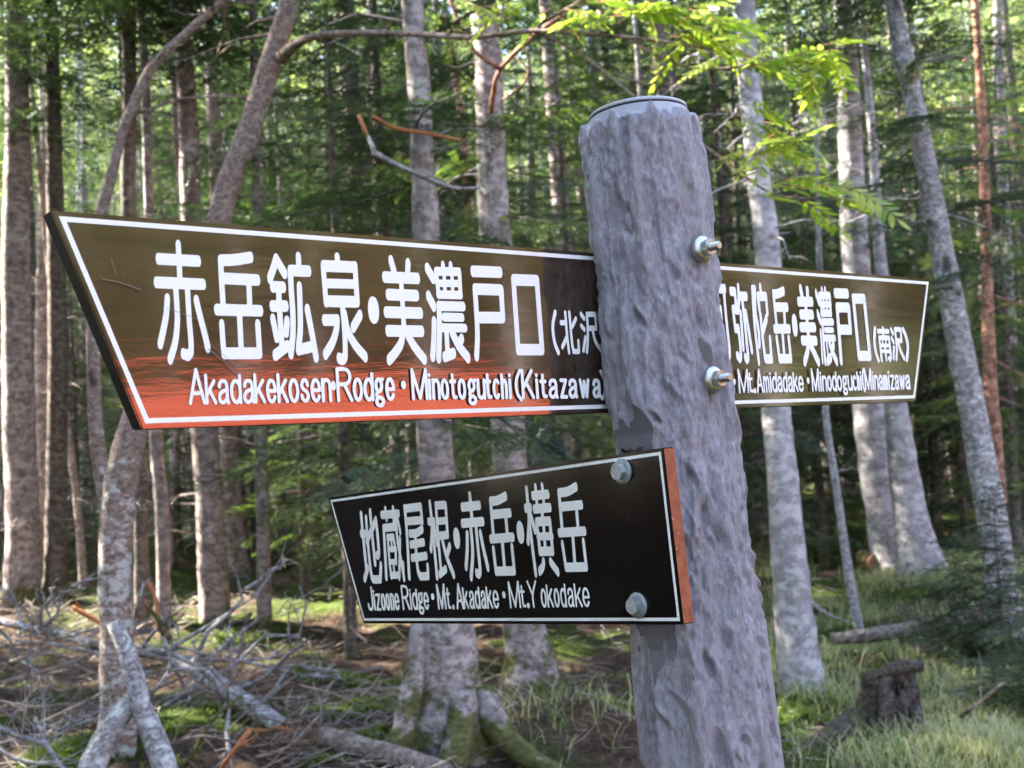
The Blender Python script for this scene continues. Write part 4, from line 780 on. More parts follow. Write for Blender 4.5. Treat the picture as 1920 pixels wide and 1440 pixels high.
M_FACE_A = lacquer('brown_lacquer', (0.040, 0.024, 0.014), DA, VA, 0.07, 0.20, 1.9, (9.0, 70.0))
M_FACE_B = lacquer('black_brown_lacquer', (0.006, 0.004, 0.0035), D3, V3, 0.10, 0.12, 1.38, (9.0, 70.0))
M_EDGE_A = simple('board_edge_black', (0.006, 0.005, 0.005), 0.6, 0, 0.15, 0.5, 90)
M_WHITE = simple('white_lettering', (0.90, 0.885, 0.865), 0.5, 0, 0.4)
M_SCRATCH = simple('scratch', (0.16, 0.13, 0.12), 0.6)
m, nt, b = mat('board_end_orange')
v = tex(nt)
c = ramp(nt, noise(nt, v, 90, 5, 0.7), [(0.3, (0.20, 0.045, 0.016)), (0.7, (0.42, 0.115, 0.045))])
fl = ramp(nt, noise(nt, v, 120, 3, 0.6), [(0.69, (0, 0, 0)), (0.72, (1, 1, 1))])
nt.links.new(mixc(nt, fl, c, (0.75, 0.72, 0.68)), b.inputs['Base Color'])
b.inputs['Roughness'].default_value = 0.7
M_END = m
m, nt, b = mat('board_edge_chipped')
v = tex(nt)
fl = ramp(nt, noise(nt, v, 240, 3, 0.65), [(0.64, (0, 0, 0)), (0.67, (1, 1, 1))])
nt.links.new(mixc(nt, fl, (0.012, 0.010, 0.010), (0.6, 0.5, 0.42)), b.inputs['Base Color'])
b.inputs['Roughness'].default_value = 0.6
M_EDGE_B = m

board('long_board', OA, DA, VA, NA, [(-626.5, -88.6), (597.2, -88.6), (669, 102.5), (-698.5, 102.5)], 4.6, 4.6, parse(LETTERS_A), 0.022,
      [M_FACE_A, M_EDGE_B, M_WHITE, M_EDGE_A, M_SCRATCH], post_root, open_right=4,
      extra=[([(-658, 44), (-645, 42), (-633, 39), (-622, 35)], .35), ([(-562, -17), (-549, -26), (-531, -41)], .35), ([(-649, 62), (-645, 49)], .25), ([(-560, -12), (-530, -36)], .2),
             ([(480, 60), (500, 78)], .3), ([(-600, 20), (-570, 10)], .2)])['label'] = 'long brown lacquered board pointed at both ends with white lettering'
board('short_board', O3, D3, V3, N3, [(-579.8, -83), (63.5, -83), (64.4, 108.5), (-647.5, 108.0)], 4.0, 3.6, parse(LETTERS_B), 0.018,
      [M_FACE_B, M_EDGE_B, M_WHITE, M_END, M_SCRATCH], post_root, open_right=2)['label'] = 'short black board pointed at one end with bare orange end grain'

# --- bolts
m, nt, b = mat('zinc')
v = tex(nt)
nt.links.new(ramp(nt, noise(nt, v, 180, 4), [(0.3, (0.24, 0.27, 0.29)), (0.7, (0.42, 0.45, 0.47))]), b.inputs['Base Color'])
b.inputs['Metallic'].default_value = 0.6
b.inputs['Roughness'].default_value = 0.5
bump(nt, b, noise(nt, v, 500, 3), 0.2, 0.0005)
M_ZINC = m
m, nt, b = mat('yellow_zinc')
v = tex(nt)
nt.links.new(ramp(nt, noise(nt, v, 90, 4), [(0.3, (0.32, 0.40, 0.46)), (0.52, (0.52, 0.51, 0.46)), (0.72, (0.56, 0.51, 0.39))]), b.inputs['Base Color'])
b.inputs['Metallic'].default_value = 0.9
b.inputs['Roughness'].default_value = 0.36
M_YZINC = m


def hexprism(mb, O, ax, r, z0, z1, rot, mat=0, cham=0.0012):
    a = nrm(ax); u = nrm(np.cross(a, (0.3, 0.9, 0.2))); w = np.cross(a, u)
    n = 36
    t = np.linspace(0, 2 * np.pi, n, endpoint=False)
    hexr = r * np.cos(np.pi / 6) / np.cos((t - rot + np.pi / 6) % (np.pi / 3) - np.pi / 6)
    prof = [(z0, hexr), (z1 - cham, hexr), (z1, np.minimum(hexr, r * .9) - .0002), (z1 + .0001, hexr * 0 + r * .72), (z1 - 0.0004, hexr * 0 + r * .68), (z1 - .0004, hexr * 0)]
    V = np.concatenate([O + a * z + (u * (np.cos(t) * rr)[:, None] + w * (np.sin(t) * rr)[:, None]) for z, rr in prof])
    k = len(prof)
    i = np.arange(k - 1)[:, None] * n; j = np.arange(n)[None]; j2 = (j + 1) % n
    mb.add(V, Q=np.stack([i + j, i + j2, i + n + j2, i + n + j], -1).reshape(-1, 4), mat=mat)


def autosmooth(o, ang=35):
    me = o.data
    me.polygons.foreach_set('use_smooth', np.ones(len(me.polygons), bool))
    me.set_sharp_from_angle(angle=math.radians(ang))


for k, v_ in enumerate((88.6, -61.6)):
    c0 = O3 - D3 * 0.0018 - V3 * v_ * 1e-3 - PR
    mb = MB()
    hexprism(mb, c0, N3, 0.0102, 0.0026, 0.0108, 0.35 + .5 * k)
    bo = mb.build('bolt', M_ZINC, post_root); autosmooth(bo)
    bo['label'] = ('upper' if k == 0 else 'lower') + ' zinc bolt head through the short black board'
    mb = MB()
    ring_solid(mb, c0, N3, [(0, 0.001), (0, .0142), (.0014, .0146), (.0028, .0132), (.0036, .0105), (.0036, .002)], 40)
    w_ = mb.build('washer', M_ZINC, bo); autosmooth(w_)
for k, v_ in enumerate((88.5, -62.0)):
    c0 = OA - VA * v_ * 1e-3 + NA * (.048 + .0735 + .0006 * k) - PR
    mb = MB()
    prof = [(-.03, .0047)]
    z = 0.0115
    while z < 0.0215:
        prof += [(z, .0049), (z + .0007, .0043)]
        z += .0014
    prof += [(z, .0048), (z + .0015, .0040), (z + .0017, .0005)]
    ring_solid(mb, c0, NA, prof, 24)
    bo = mb.build('bolt', M_YZINC, post_root); autosmooth(bo)
    bo['label'] = ('upper' if k == 0 else 'lower') + ' threaded bolt end sticking out of the post face'
    mb = MB()
    hexprism(mb, c0, NA, 0.0103, 0.0030, 0.0115, 0.2 + .6 * k)
    nu = mb.build('nut', M_YZINC, bo); autosmooth(nu)
    mb = MB()
    ring_solid(mb, c0, NA, [(-.004, 0.004), (-.004, .0148), (.0004, .0150), (.0020, .0138), (.0040, .0108), (.0040, .004)], 40)
    w_ = mb.build('washer', M_YZINC, bo); autosmooth(w_)
# torn scrap of tape on top of the short board
mb = MB()
rs = np.random.default_rng(5)
for k in range(9):
    c0 = O3 + D3 * (-.004 + .0030 * k) - V3 * .1083 - N3 * (.004 + .004 * rs.random()) - PR
    d = nrm(D3 * rs.uniform(-1, 1) - V3 * rs.uniform(.3, 1.1) + N3 * rs.uniform(-.5, .5)); w_ = nrm(np.cross(d, N3))
    L = rs.uniform(.004, .010)
    mb.add([c0 - w_ * .003, c0 + w_ * .003, c0 + d * L + w_ * .0015, c0 + d * L * .8 - w_ * .002], Q=[(0, 1, 2, 3)])
mb.build('torn_tape', simple('black_tape', (0.015, 0.010, 0.010), 0.35), post_root, smooth=False)
# ------------------------------------------------------------------ fir trees
def needles(mb, base, dirs, nrm_up, ln, wd, mat=1):
    """flat needles: base (n,3), dirs (n,3) unit, nrm_up (n,3)"""
    n = len(base)
    side = np.cross(dirs, nrm_up)
    side /= np.linalg.norm(side, axis=1)[:, None] + 1e-9
    ln = np.broadcast_to(ln, n)[:, None]
    V = np.stack([base, base + dirs * ln * .45 + side * wd * .5, base + dirs * ln, base + dirs * ln * .45 - side * wd * .5], 1).reshape(-1, 3)
    Q = np.arange(n * 4).reshape(-1, 4)
    mb.add(V, Q=Q, mat=mat)


def bough(mb, O, az, L, pitch, droop, rg, sp=0.020, nl=0.030, nw=0.0085, tw_sp=0.05, stem=True):
    """one flat fir bough from O, heading az, length L"""
    ca, sa = math.cos(az), math.sin(az)
    fwd = np.array([ca, sa, 0.0])
    ro = rg.normal(0, .38); cr_, sr_ = math.cos(ro), math.sin(ro)
    lat = np.array([-sa * cr_, ca * cr_, sr_]); up = np.array([sa * sr_, -ca * sr_, cr_])
    def axis(t):
        s = t * L
        return O + np.outer(s * math.cos(pitch), fwd) + np.outer(s * math.sin(pitch) - droop * s * s / L + 0.10 * L * t ** 3, up) + np.outer(0.06 * L * np.sin(t * 3 + az * 5), lat)
    tt = np.linspace(0, 1, 9)
    A = axis(tt)
    if stem:
        tube(mb, A, np.linspace(.004 + .006 * L, .002, 9), 4, 0, step=1.0, cap=False)
    nt_ = max(3, int(L / tw_sp))
    bases, dirs, ups = [], [], []
    for sgn in (-1, 1):
        t0 = np.clip((np.arange(nt_) + rg.random(nt_) * .8) / nt_, 0.10, 0.99)
        for t in t0:
            p0 = axis(np.array([t]))[0]
            l = (0.42 * L * (1 - t) ** .8 + 0.05) * rg.uniform(.6, 1.15)
            if t < 0.3: l *= t / 0.3
            if l < .03 or rg.random() < .08: continue
            a = rg.uniform(.75, 1.1) * sgn
            d = fwd * math.cos(a) + lat * math.sin(a) + up * rg.uniform(-.45, .05)
            d /= np.linalg.norm(d)
            k = max(2, int(l / sp))
            s = (np.arange(k) + .5) / k
            P = p0 + np.outer(s * l, d) + np.outer(-.16 * l * s * s, up)
            for g2 in (-1, 1):
                side = np.cross(up, d)
                q = d[None] * .75 + side[None] * (g2 * .66) + up[None] * rg.uniform(-.10, .35, (k, 1))
                bases.append(P); dirs.append(q)
                ups.append(np.tile(up, (k, 1)) + rg.normal(0, .35, (k, 3)))
            bases.append(P[-1:]); dirs.append(d[None]); ups.append(up[None])
    B = np.concatenate(bases); D = np.concatenate(dirs); U = np.concatenate(ups)
    D /= np.linalg.norm(D, axis=1)[:, None]
    needles(mb, B, D, U, nl * rg.uniform(.7, 1.25, len(B)), nw)


def crown_mesh(name, H, z0, Lmax, n, seed, mats, dens=1.0, coarse=False, shape=1.0, zfull=None):
    rg = np.random.default_rng(seed)
    mb = MB()
    az = rg.random() * 6
    for k in range(n):
        u = (k + rg.random()) / n
        z = z0 + (H - z0) * u
        az += 2.4 + rg.normal(0, .4)
        L = Lmax * ((1 - u) ** (0.75 * shape) * .92 + .08) * rg.uniform(.6, 1.12)
        if u < 0.15: L *= rg.uniform(.4, .9)
        pitch = math.radians(rg.uniform(-16, 6) + 38 * u ** 3)
        if coarse:
            bough(mb, np.array([0, 0, z]), az, L, pitch, rg.uniform(.10, .3), rg, sp=.055, nl=.12, nw=.024, tw_sp=.11, stem=False)
        else:
            bough(mb, np.array([0, 0, z]), az, L, pitch, rg.uniform(.10, .3), rg, sp=.0145 / dens, nl=.042, nw=.0095, tw_sp=.048 / dens)
    return mb.mesh(name, mats, smooth=False)


def dead_twigs(mb, P, r, z0, z1, n, rg, mat=0, lmax=.9):
    """bare lower twigs along a trunk with centre line P (n,3)"""
    zz = P[:, 2]
    for k in range(n):
        z = rg.uniform(z0, z1)
        c = np.array([np.interp(z, zz, P[:, 0]), np.interp(z, zz, P[:, 1]), z])
        a = rg.random() * 6.283; L = lmax * rg.uniform(.2, 1)
        d = np.array([math.cos(a), math.sin(a), rg.uniform(-.5, .35)])
        s = np.cross(d, (0, 0, 1))
        pts = [c, c + d * L * .4 + s * L * rg.uniform(-.08, .08), c + d * L * .75 + np.array([0, 0, -.08 * L]) + s * L * rg.uniform(-.15, .15), c + d * L + np.array([0, 0, rg.uniform(-.3, .1) * L]) + s * L * rg.uniform(-.25, .25)]
        w = rg.uniform(.003, .007)
        tube(mb, pts, [w * 1.5, w, w * .7, w * .35], 4, mat, step=.2, cap=False)
        if L > .4:
            for j in range(rg.integers(1, 4)):
                q = pts[1] + (pts[3] - pts[1]) * rg.uniform(.1, .9)
                e = d * .6 + s * rg.choice([-1, 1]) * rg.uniform(.4, .9) + np.array([0, 0, rg.uniform(-.3, .3)])
                tube(mb, [q, q + e * L * .2, q + e * L * .38 + np.array([0, 0, -.03])], [w * .6, w * .45, w * .2], 3, mat, step=.3, cap=False)


NEED = [M_BARK_DARK, M_NEEDLE]
NEEDY = [M_BARK_DARK, M_NEEDLE_Y]
# kinds of crown, shared by all firs of that kind
CR_TALL = [crown_mesh('crown_tall', 12.5, 5.2, 2.3, 120, 11, NEED, coarse=True), crown_mesh('crown_tall', 11.5, 4.6, 2.1, 112, 12, NEED, coarse=True)]
CR_FAR = [crown_mesh('crown_thin', 12.5, 4.4, 1.9, 52, 13, NEED, coarse=True), crown_mesh('crown_thin', 11.0, 5.4, 1.7, 46, 14, NEED, coarse=True)]
CR_MID = [crown_mesh('crown_mid', 11.0, 2.2, 1.7, 96, 21, NEED, .8), crown_mesh('crown_mid', 10.0, 2.8, 1.9, 84, 22, NEED, .8), crown_mesh('crown_mid', 9.0, 1.5, 1.5, 92, 23, NEED, .8)]
CR_LOW = crown_mesh('crown_low', 3.4, .15, 1.35, 70, 33, NEED, .9)
CR_YOUNG = [crown_mesh('crown_young', 5.6, .85, 1.45, 84, 31, NEED, 1.0), crown_mesh('crown_young', 4.6, 0.6, 1.25, 72, 32, NEEDY, 1.0), CR_LOW]


def std_trunk(name, H, r, seed, mt, tw=40, tz=(.6, 4.8)):
    rg = np.random.default_rng(seed)
    mb = MB()
    z = np.array([-.25, 0, .35, 1.2, 2.5, 4.5, 7, 11]) * (H / 11)
    z[:2] = -.15, 0
    wx = np.cumsum(rg.normal(0, .025, 8)) * H / 11; wy = np.cumsum(rg.normal(0, .025, 8)) * H / 11
    P = np.stack([wx - wx[1], wy - wy[1], z], 1)
    rr = r * np.array([1.5, 1.3, 1.05, 1, .93, .8, .55, .06])
    C = tube(mb, P, rr, 14, 0, step=.012 * H, wob=.09, sd=seed, flare=(.02 * H, .5, 5, seed))
    dead_twigs(mb, C, r, tz[0], tz[1], tw, rg, 0, 1.0)
    return mb.mesh(name, [mt])


TR_STD = [std_trunk('trunk', 11, .13, 41, M_BARK_GREY), std_trunk('trunk', 10, .10, 42, M_BARK_PINK), std_trunk('trunk', 9, .115, 43, M_BARK_DARK), std_trunk('trunk', 10.5, .09, 44, M_BARK_RED, 14)]
TR_THIN = [std_trunk('trunk', 9, .045, 49, M_BARK_GREY, 34, (.5, 6)), std_trunk('trunk', 8, .035, 50, M_BARK_PINK, 34, (.5, 6)), std_trunk('trunk', 8.5, .055, 51, M_BARK_DARK, 34, (.5, 6))]
TR_YOUNG = [std_trunk('trunk', 5.4, .045, 45, M_BARK_DARK, 16, (.3, 1.6)), std_trunk('trunk', 4.4, .04, 46, M_BARK_DARK, 12, (.3, 1.2)), std_trunk('trunk', 3.3, .035, 48, M_BARK_DARK, 6, (.2, .8))]


def fir(name, x, y, trunk, crown, rot, sc, label, group=None, lean=(0, 0), cat='tree'):
    r = empty(name, (x, y, float(gz(x, y)[0]) - .03), label, cat, group)
    r.rotation_euler = (lean[0], lean[1], rot)
    r.scale = (sc, sc, sc)
    link('trunk', trunk, r)
    if crown is not None:
        link('crown', crown, r)
    return r


def near_tree(name, pts, mt, label, dist=None, up=10.5, crown=None, flare=(.25, .5, 4, 0.), nseg=18, wob=.07, tw=14, crot=0., cs=1.0, sd=0, group=None, tw_z=(.7, 4.2), tw_l=.8, cat='tree'):
    """trunk that follows the pixels pts = [(x, y, width)...] from top to base"""
    bx, by, _ = pts[-1]
    if dist is None:
        d = ground_at(bx, by)[1]
    else:
        d = dist
    P = [at(x, y, d) for x, y, w in pts][::-1]
    rr = [w / 2 / FPX * d for x, y, w in pts][::-1]
    P[0] = np.array([P[0][0], P[0][1], float(gz(P[0][0], P[0][1])[0]) - .02])
    low = P[0] - (P[1] - P[0]) / (np.linalg.norm(P[1] - P[0]) + 1e-9) * .25
    P = [low] + P; rr = [rr[0] * 1.02] + rr
    e = nrm(P[-1] - P[-2]); z0 = P[-1][2]
    if up > z0 + .5:
        n = 5
        for k in range(1, n + 1):
            t = k / n
            P.append(P[len(rr) - k if False else -1] + (e * (1 - t) + np.array([0, 0, 1.0]) * t) * (up - z0) / n)
        rr += [rr[-1] * (1 - .9 * k / n) for k in range(1, n + 1)]
    O = P[1].copy()
    root = empty(name, O, label, cat, group)
    mb = MB()
    rg = np.random.default_rng(int(bx * 7 + by + sd))
    C = tube(mb, np.array(P) - O, rr, nseg, 0, step=.07, wob=wob, flare=flare, sd=bx * .37 + sd)
    if tw:
        dead_twigs(mb, C, rr[1], tw_z[0], tw_z[1], tw, rg, 0, tw_l)
    mb.build('trunk', mt, root)
    if crown is not None:
        top = P[-1] - O
        c = link('crown', crown, root)
        ax = Vector(top).normalized()
        c.rotation_mode = 'QUATERNION'
        c.rotation_quaternion = ax.to_track_quat('Z', 'Y') @ Matrix.Rotation(crot, 4, 'Z').to_quaternion()
        c.scale = (cs, cs, cs)
    root['depth'] = float(d)
    return root, d


T0, T1 = CR_TALL
near_tree('fir_tree', [(30, 0, 42), (33, 250, 46), (30, 520, 52), (36, 800, 58), (42, 1000, 62), (42, 1118, 66)], M_BARK_PINK, 'thick pinkish fir trunk with a mossy foot at the edge beside the long board', crown=T0, crot=1)
near_tree('fir_tree', [(95, 0, 26), (104, 400, 32), (109, 650, 36), (106, 900, 38), (104, 1112, 44)], M_BARK_DARK, 'dark brown fir trunk just right of the thick pinkish one', crown=T1, crot=2)
near_tree('fir_tree', [(148, 0, 13), (152, 400, 15), (160, 650, 17), (162, 960, 20)], M_BARK_GREY, 'thin grey fir trunk under the pointed end of the long board', crown=T1, crot=3, tw=8)
near_tree('fir_tree', [(240, 0, 26), (243, 200, 27), (241, 420, 28), (262, 870, 25), (266, 1175, 28)], M_BARK_DARK, 'brown fir trunk close behind the lichen covered leaning rowan', crown=T0, crot=.5, flare=(.2, .3, 4, 0))
near_tree('fir_tree', [(262, 0, 15), (272, 150, 17), (280, 420, 18), (291, 800, 24), (302, 930, 26), (306, 1060, 24), (308, 1172, 28)], M_BARK_PINK, 'slender pinkish fir trunk with a kink below the long board', crown=T1, crot=2.2)
near_tree('fir_tree', [(338, 0, 30), (352, 200, 36), (360, 420, 40), (382, 800, 48), (394, 950, 51), (404, 1168, 58)], M_BARK_PINK, 'straight pinkish grey fir trunk with a yellow moss strip at its foot', crown=T0, crot=3.5, flare=(.2, .5, 4, 1))
near_tree('fir_tree', [(392, 0, 18), (410, 420, 22), (437, 800, 27), (446, 940, 30), (450, 1062, 36)], M_BARK_RED, 'reddish fir trunk with a mossy lower half', crown=T1, crot=4)
near_tree('fir_tree', [(472, 0, 14), (478, 150, 16), (483, 420, 18), (489, 800, 24), (493, 1000, 25), (496, 1168, 28)], M_BARK_GREY, 'thin straight grey fir trunk left of the short board', crown=T1, crot=5)
near_tree('fir_tree', [(500, 0, 16), (512, 420, 18), (519, 800, 20), (523, 985, 24)], M_BARK_DARK, 'dark thin fir trunk deeper in the wood behind the thin grey one', crown=T0, crot=.3, tw=6)
# the pair over the mossy foot
near_tree('fir_tree', [(772, 0, 40), (784, 150, 42), (793, 320, 46), (800, 450, 50), (815, 800, 64), (828, 1000, 76), (838, 1180, 96), (845, 1300, 120), (848, 1392, 150)], M_BARK_MOSSY, 'big mossy fir trunk with spreading roots below the short board', crown=T0, crot=1.2, flare=(.28, .6, 5, .6), nseg=36, wob=.10)
near_tree('fir_tree', [(905, 0, 48), (917, 150, 53), (928, 430, 58), (952, 800, 62), (968, 1000, 66), (984, 1180, 78), (992, 1230, 92), (1000, 1302, 120)], M_BARK_MOSSY, 'pale fir trunk with one flared root right of the mossy one', crown=T1, crot=2.9, flare=(.22, .75, 4, 2.4), nseg=36, sd=4)
near_tree('fir_tree', [(842, 60, 10), (856, 160, 12), (868, 240, 13), (880, 420, 14), (905, 820, 16), (915, 960, 18)], M_BARK_RED, 'very thin reddish crooked stem between the two big middle trunks', crown=None, up=6.5, dist=13.5, tw=10, flare=None, nseg=10)
near_tree('fir_tree', [(1028, 60, 13), (1050, 260, 15), (1072, 450, 17), (1104, 780, 20), (1122, 980, 24)], M_BARK_PINK, 'thin leaning pink fir stem just left of the post', crown=None, up=8, tw=16, flare=None, nseg=12)
near_tree('fir_tree', [(1056, 60, 12), (1078, 250, 14), (1100, 470, 16), (1135, 780, 22), (1150, 970, 25)], M_BARK_PINK, 'thin reddish fir stem partly behind the post top', crown=T1, crot=1.5, tw=14, flare=None, nseg=12, sd=2)
near_tree('fir_tree', [(752, 60, 22), (758, 340, 24), (762, 450, 26), (775, 800, 28), (780, 990, 32)], M_BARK_DARK, 'brown fir trunk half behind the mossy trunk', crown=T0, crot=4.4)
near_tree('fir_tree', [(1118, 0, 17), (1142, 150, 20), (1160, 260, 22), (1200, 600, 26), (1225, 900, 28), (1238, 1000, 32)], M_BARK_GREY, 'grey fir trunk rising behind the lid of the post', crown=T0, crot=.9)
near_tree('fir_tree', [(1222, 0, 26), (1240, 120, 28), (1270, 500, 32), (1296, 900, 36), (1302, 1010, 40)], M_BARK_PINK, 'fir trunk hidden mostly by the post with its top showing above the lid', crown=T1, crot=.2)
# right-hand side
near_tree('fir_tree', [(1396, 0, 40), (1402, 120, 42), (1422, 330, 44), (1440, 480, 49), (1455, 760, 55), (1468, 900, 60), (1482, 1080, 66), (1496, 1220, 76), (1504, 1308, 96)], M_BARK_PALE, 'big pale grey fir trunk right of the post with a flared foot', crown=T0, crot=1.9, flare=(.12, .35, 3, .5), nseg=32, tw_z=(2.3, 4.5))
near_tree('fir_tree', [(1530, 240, 9), (1536, 480, 12), (1547, 760, 13), (1566, 900, 15), (1592, 1080, 18), (1612, 1184, 19)], M_SILVER, 'thin bare silver leaning stem between the pale trunks', crown=None, up=4.0, flare=None, tw=6, nseg=10, tw_l=.3)
near_tree('fir_tree', [(1580, 0, 36), (1592, 200, 42), (1602, 450, 50), (1624, 700, 58), (1640, 850, 64), (1662, 980, 70), (1682, 1072, 86)], M_BARK_PALE, 'left trunk of the pale fir pair growing on the grassy mound', crown=T1, crot=2.6, flare=(.2, .35, 4, 0), nseg=24, tw_z=(2.6, 5))
near_tree('fir_tree', [(1622, 100, 13), (1636, 260, 15), (1650, 480, 22), (1672, 700, 38), (1690, 850, 52), (1706, 960, 62), (1722, 1040, 76), (1732, 1080, 100)], M_BARK_PALE, 'right trunk of the pale fir pair with a root running right', crown=T0, crot=4.9, flare=(.25, .8, 3, 0.1), nseg=24, sd=3, tw_z=(2.6, 5))
r5, d5 = near_tree('fir_tree', [(1674, 0, 32), (1704, 150, 36), (1740, 330, 40), (1772, 500, 44), (1802, 660, 48), (1836, 840, 52), (1858, 960, 54), (1880, 1120, 58), (1886, 1190, 64)], M_BARK_LICHEN, 'leaning grey trunk blotched with white lichen', crown=T1, crot=3.3, nseg=24, tw_z=(2.6, 4.5))
r6, d6 = near_tree('fir_tree', [(1832, 60, 14), (1840, 200, 16), (1846, 350, 19), (1850, 480, 20), (1856, 700, 24), (1866, 820, 25), (1878, 1000, 26), (1884, 1100, 28)], M_BARK_RED, 'thin reddish stem crossing behind the leaning lichen trunk', crown=T0, crot=.4, tw=20, tw_z=(1.5, 4.5))


def tufts(name, c, r, n, mt, parent, O, seed, wd=.014):
    rg = np.random.default_rng(seed)
    d = rg.normal(0, 1, (n, 3)); d /= np.linalg.norm(d, axis=1)[:, None]
    B = c - O + d * r * .3 * rg.random((n, 1))
    mb = MB(); q = d + np.array([0, 0, -.5]); q /= np.linalg.norm(q, axis=1)[:, None]
    needles(mb, B, q, rg.normal(0, 1, (n, 3)), r * rg.uniform(.5, 1, n), wd, 0)
    return mb.build(name, mt, parent, smooth=False)


M_BEARD = simple('beard_lichen', (0.62, 0.60, 0.40), 0.9, 0, 0.1, 0.25, 40)
tufts('lichen_tuft', at(1708, 130, d5 - .12), .085, 500, M_BEARD, r5, np.array(r5.location), 1)
tufts('lichen_tuft', at(1870, 458, d6 - .12), .10, 500, M_BEARD, r6, np.array(r6.location), 2)

# the leaning rowan with its long branch over the picture
rw, drw = near_tree('rowan_tree', [(560, -60, 36), (536, 30, 38), (500, 140, 42), (462, 260, 44), (430, 340, 45), (404, 430, 46), (352, 560, 50), (292, 700, 54), (252, 800, 57), (232, 880, 60), (219, 980, 61), (216, 1100, 60), (220, 1220, 62), (222, 1330, 66), (218, 1420, 74)],
                    M_BARK_ROWAN, 'leaning grey brown rowan with a long branch of green leaves across the top', dist=5.7, up=6.0, crown=None, tw=5, nseg=20, wob=.06, flare=None, tw_z=(2.5, 4))
OR = np.array(rw.location)


def limb(parent, O, paths, mt, name='branch', wob=.05, nseg=8):
    mb = MB()
    for pts in paths:
        P = [at(x, y, d) - O for x, y, w, d in pts]
        rr = [w / 2 / FPX * d for x, y, w, d in pts]
        tube(mb, P, rr, nseg, 0, step=.05, wob=wob, sd=pts[0][0])
    return mb.build(name, mt, parent)


limb(rw, OR, [[(528, 108, 26, 5.65), (560, 80, 18, 5.55), (620, 64, 14, 5.4), (760, 63, 12, 5.2), (880, 70, 11, 5.0), (1000, 58, 10, 4.85), (1130, 66, 8, 4.7), (1220, 75, 7, 4.65), (1330, 92, 6, 4.6), (1400, 104, 4, 4.55), (1480, 118, 3, 4.5), (1560, 92, 2, 4.45)],
              [(1000, 58, 8, 4.85), (1080, 95, 7, 4.8), (1150, 150, 7, 4.75), (1200, 190, 6, 4.7)],
              [(1200, 190, 6, 4.7), (1330, 280, 6, 4.6), (1390, 325, 5, 4.55), (1450, 365, 4, 4.5), (1530, 372, 3, 4.45)],
              [(1120, 20, 6, 4.75), (1150, 55, 6, 4.72), (1200, 85, 7, 4.7), (1250, 115, 7, 4.65), (1320, 130, 6, 4.6), (1400, 124, 4, 4.55), (1450, 108, 3, 4.5)],
              [(1150, 135, 5, 4.75), (1210, 158, 5, 4.7), (1280, 155, 3, 4.65)],
              [(1290, 125, 4, 4.62), (1300, 80, 3, 4.6), (1340, 40, 3, 4.55)],
              [(1130, 66, 5, 4.7), (1180, 30, 4, 4.7), (1240, -10, 3, 4.7)],
              [(1000, 60, 7, 4.85), (1020, 40, 7, 4.85), (1075, 10, 6, 4.8), (1110, -20, 5, 4.8)],
              [(1360, 300, 3, 4.58), (1400, 296, 3, 4.55), (1440, 280, 2, 4.5)],
              [(930, 66, 6, 4.95), (940, 30, 5, 4.95), (950, -20, 4, 4.9)]], M_BARK_ROWAN)


def pinnate(mb, O, d, up, L, rg):
    """one rowan leaf: a midrib with paired narrow leaflets"""
    d = nrm(d); up = nrm(up - d * np.dot(up, d)); s = np.cross(d, up)
    np_ = rg.integers(5, 8)
    for k in range(np_ + 1):
        t = .22 + .78 * k / np_
        c = O + d * L * t - up * L * .30 * t * t
        lw = L * .36 * (1 - .45 * abs(t - .55))
        dirs = [d * .95 - up * .5] if k == np_ else [d * .55 + s * .8 - up * .28, d * .55 - s * .8 - up * .28]
        for q in dirs:
            q = nrm(q + rg.normal(0, .07, 3))
            n_ = nrm(up + rg.normal(0, .15, 3)); w = nrm(np.cross(q, n_)) * lw * .17
            n_ = np.cross(w, q); n_ = nrm(n_) * lw * .03
            V = [c, c + q * lw * .3 + w - n_, c + q * lw * .7 + w * .8 - n_, c + q * lw, c + q * lw * .7 - w * .8 - n_, c + q * lw * .3 - w - n_, c + q * lw * .35, c + q * lw * .7]
            mb.add(V, T=[(0, 1, 6), (0, 6, 5), (7, 2, 3), (7, 3, 4)], Q=[(1, 2, 7, 6), (6, 7, 4, 5)], mat=0)
    tube(mb, [O, O + d * L * .5 - up * L * .075, O + d * L - up * L * .3], [.0016, .0012, .0006], 3, 1, step=1, cap=False)


mb = MB()
rl = np.random.default_rng(77)
for (x, y, d, n) in [(1225, 25, 4.65, 4), (1265, 50, 4.6, 4), (1300, 75, 4.6, 4), (1345, 85, 4.55, 4), (1390, 110, 4.5, 5), (1345, 40, 4.55, 3), (1430, 118, 4.5, 4), (1480, 112, 4.5, 4), (1520, 95, 4.45, 3), (1555, 95, 4.45, 3), (1465, 90, 4.5, 2),
                     (1130, 15, 4.75, 4), (1080, 12, 4.8, 3), (1175, 25, 4.7, 4), (1215, 5, 4.7, 3), (885, 10, 4.95, 2), (950, 8, 4.9, 2), (1020, 25, 4.85, 2), (1375, 200, 4.6, 3), (1405, 225, 4.58, 3), (1425, 250, 4.55, 3), (1380, 275, 4.55, 3), (1440, 275, 4.5, 3), (1470, 275, 4.5, 2),
                     (1490, 340, 4.48, 3), (1530, 350, 4.45, 3), (1545, 380, 4.45, 2), (1410, 350, 4.52, 2), (1500, 370, 4.48, 2), (1290, 15, 4.6, 3)]:
    for k in range(max(1, int(n * 1.15))):
        O = at(x + rl.normal(0, 14), y + rl.normal(0, 9), d + rl.normal(0, .08)) - OR
        a = rl.uniform(-1.2, 1.5)
        dd = np.array([math.cos(a) * rl.choice([1, 1, 1, -.7]), rl.uniform(-.7, .5), rl.uniform(-.4, .3)])
        pinnate(mb, O, dd, np.array([rl.normal(0, .3), rl.normal(0, .3) - .2, 1]), rl.uniform(.15, .23), rl)
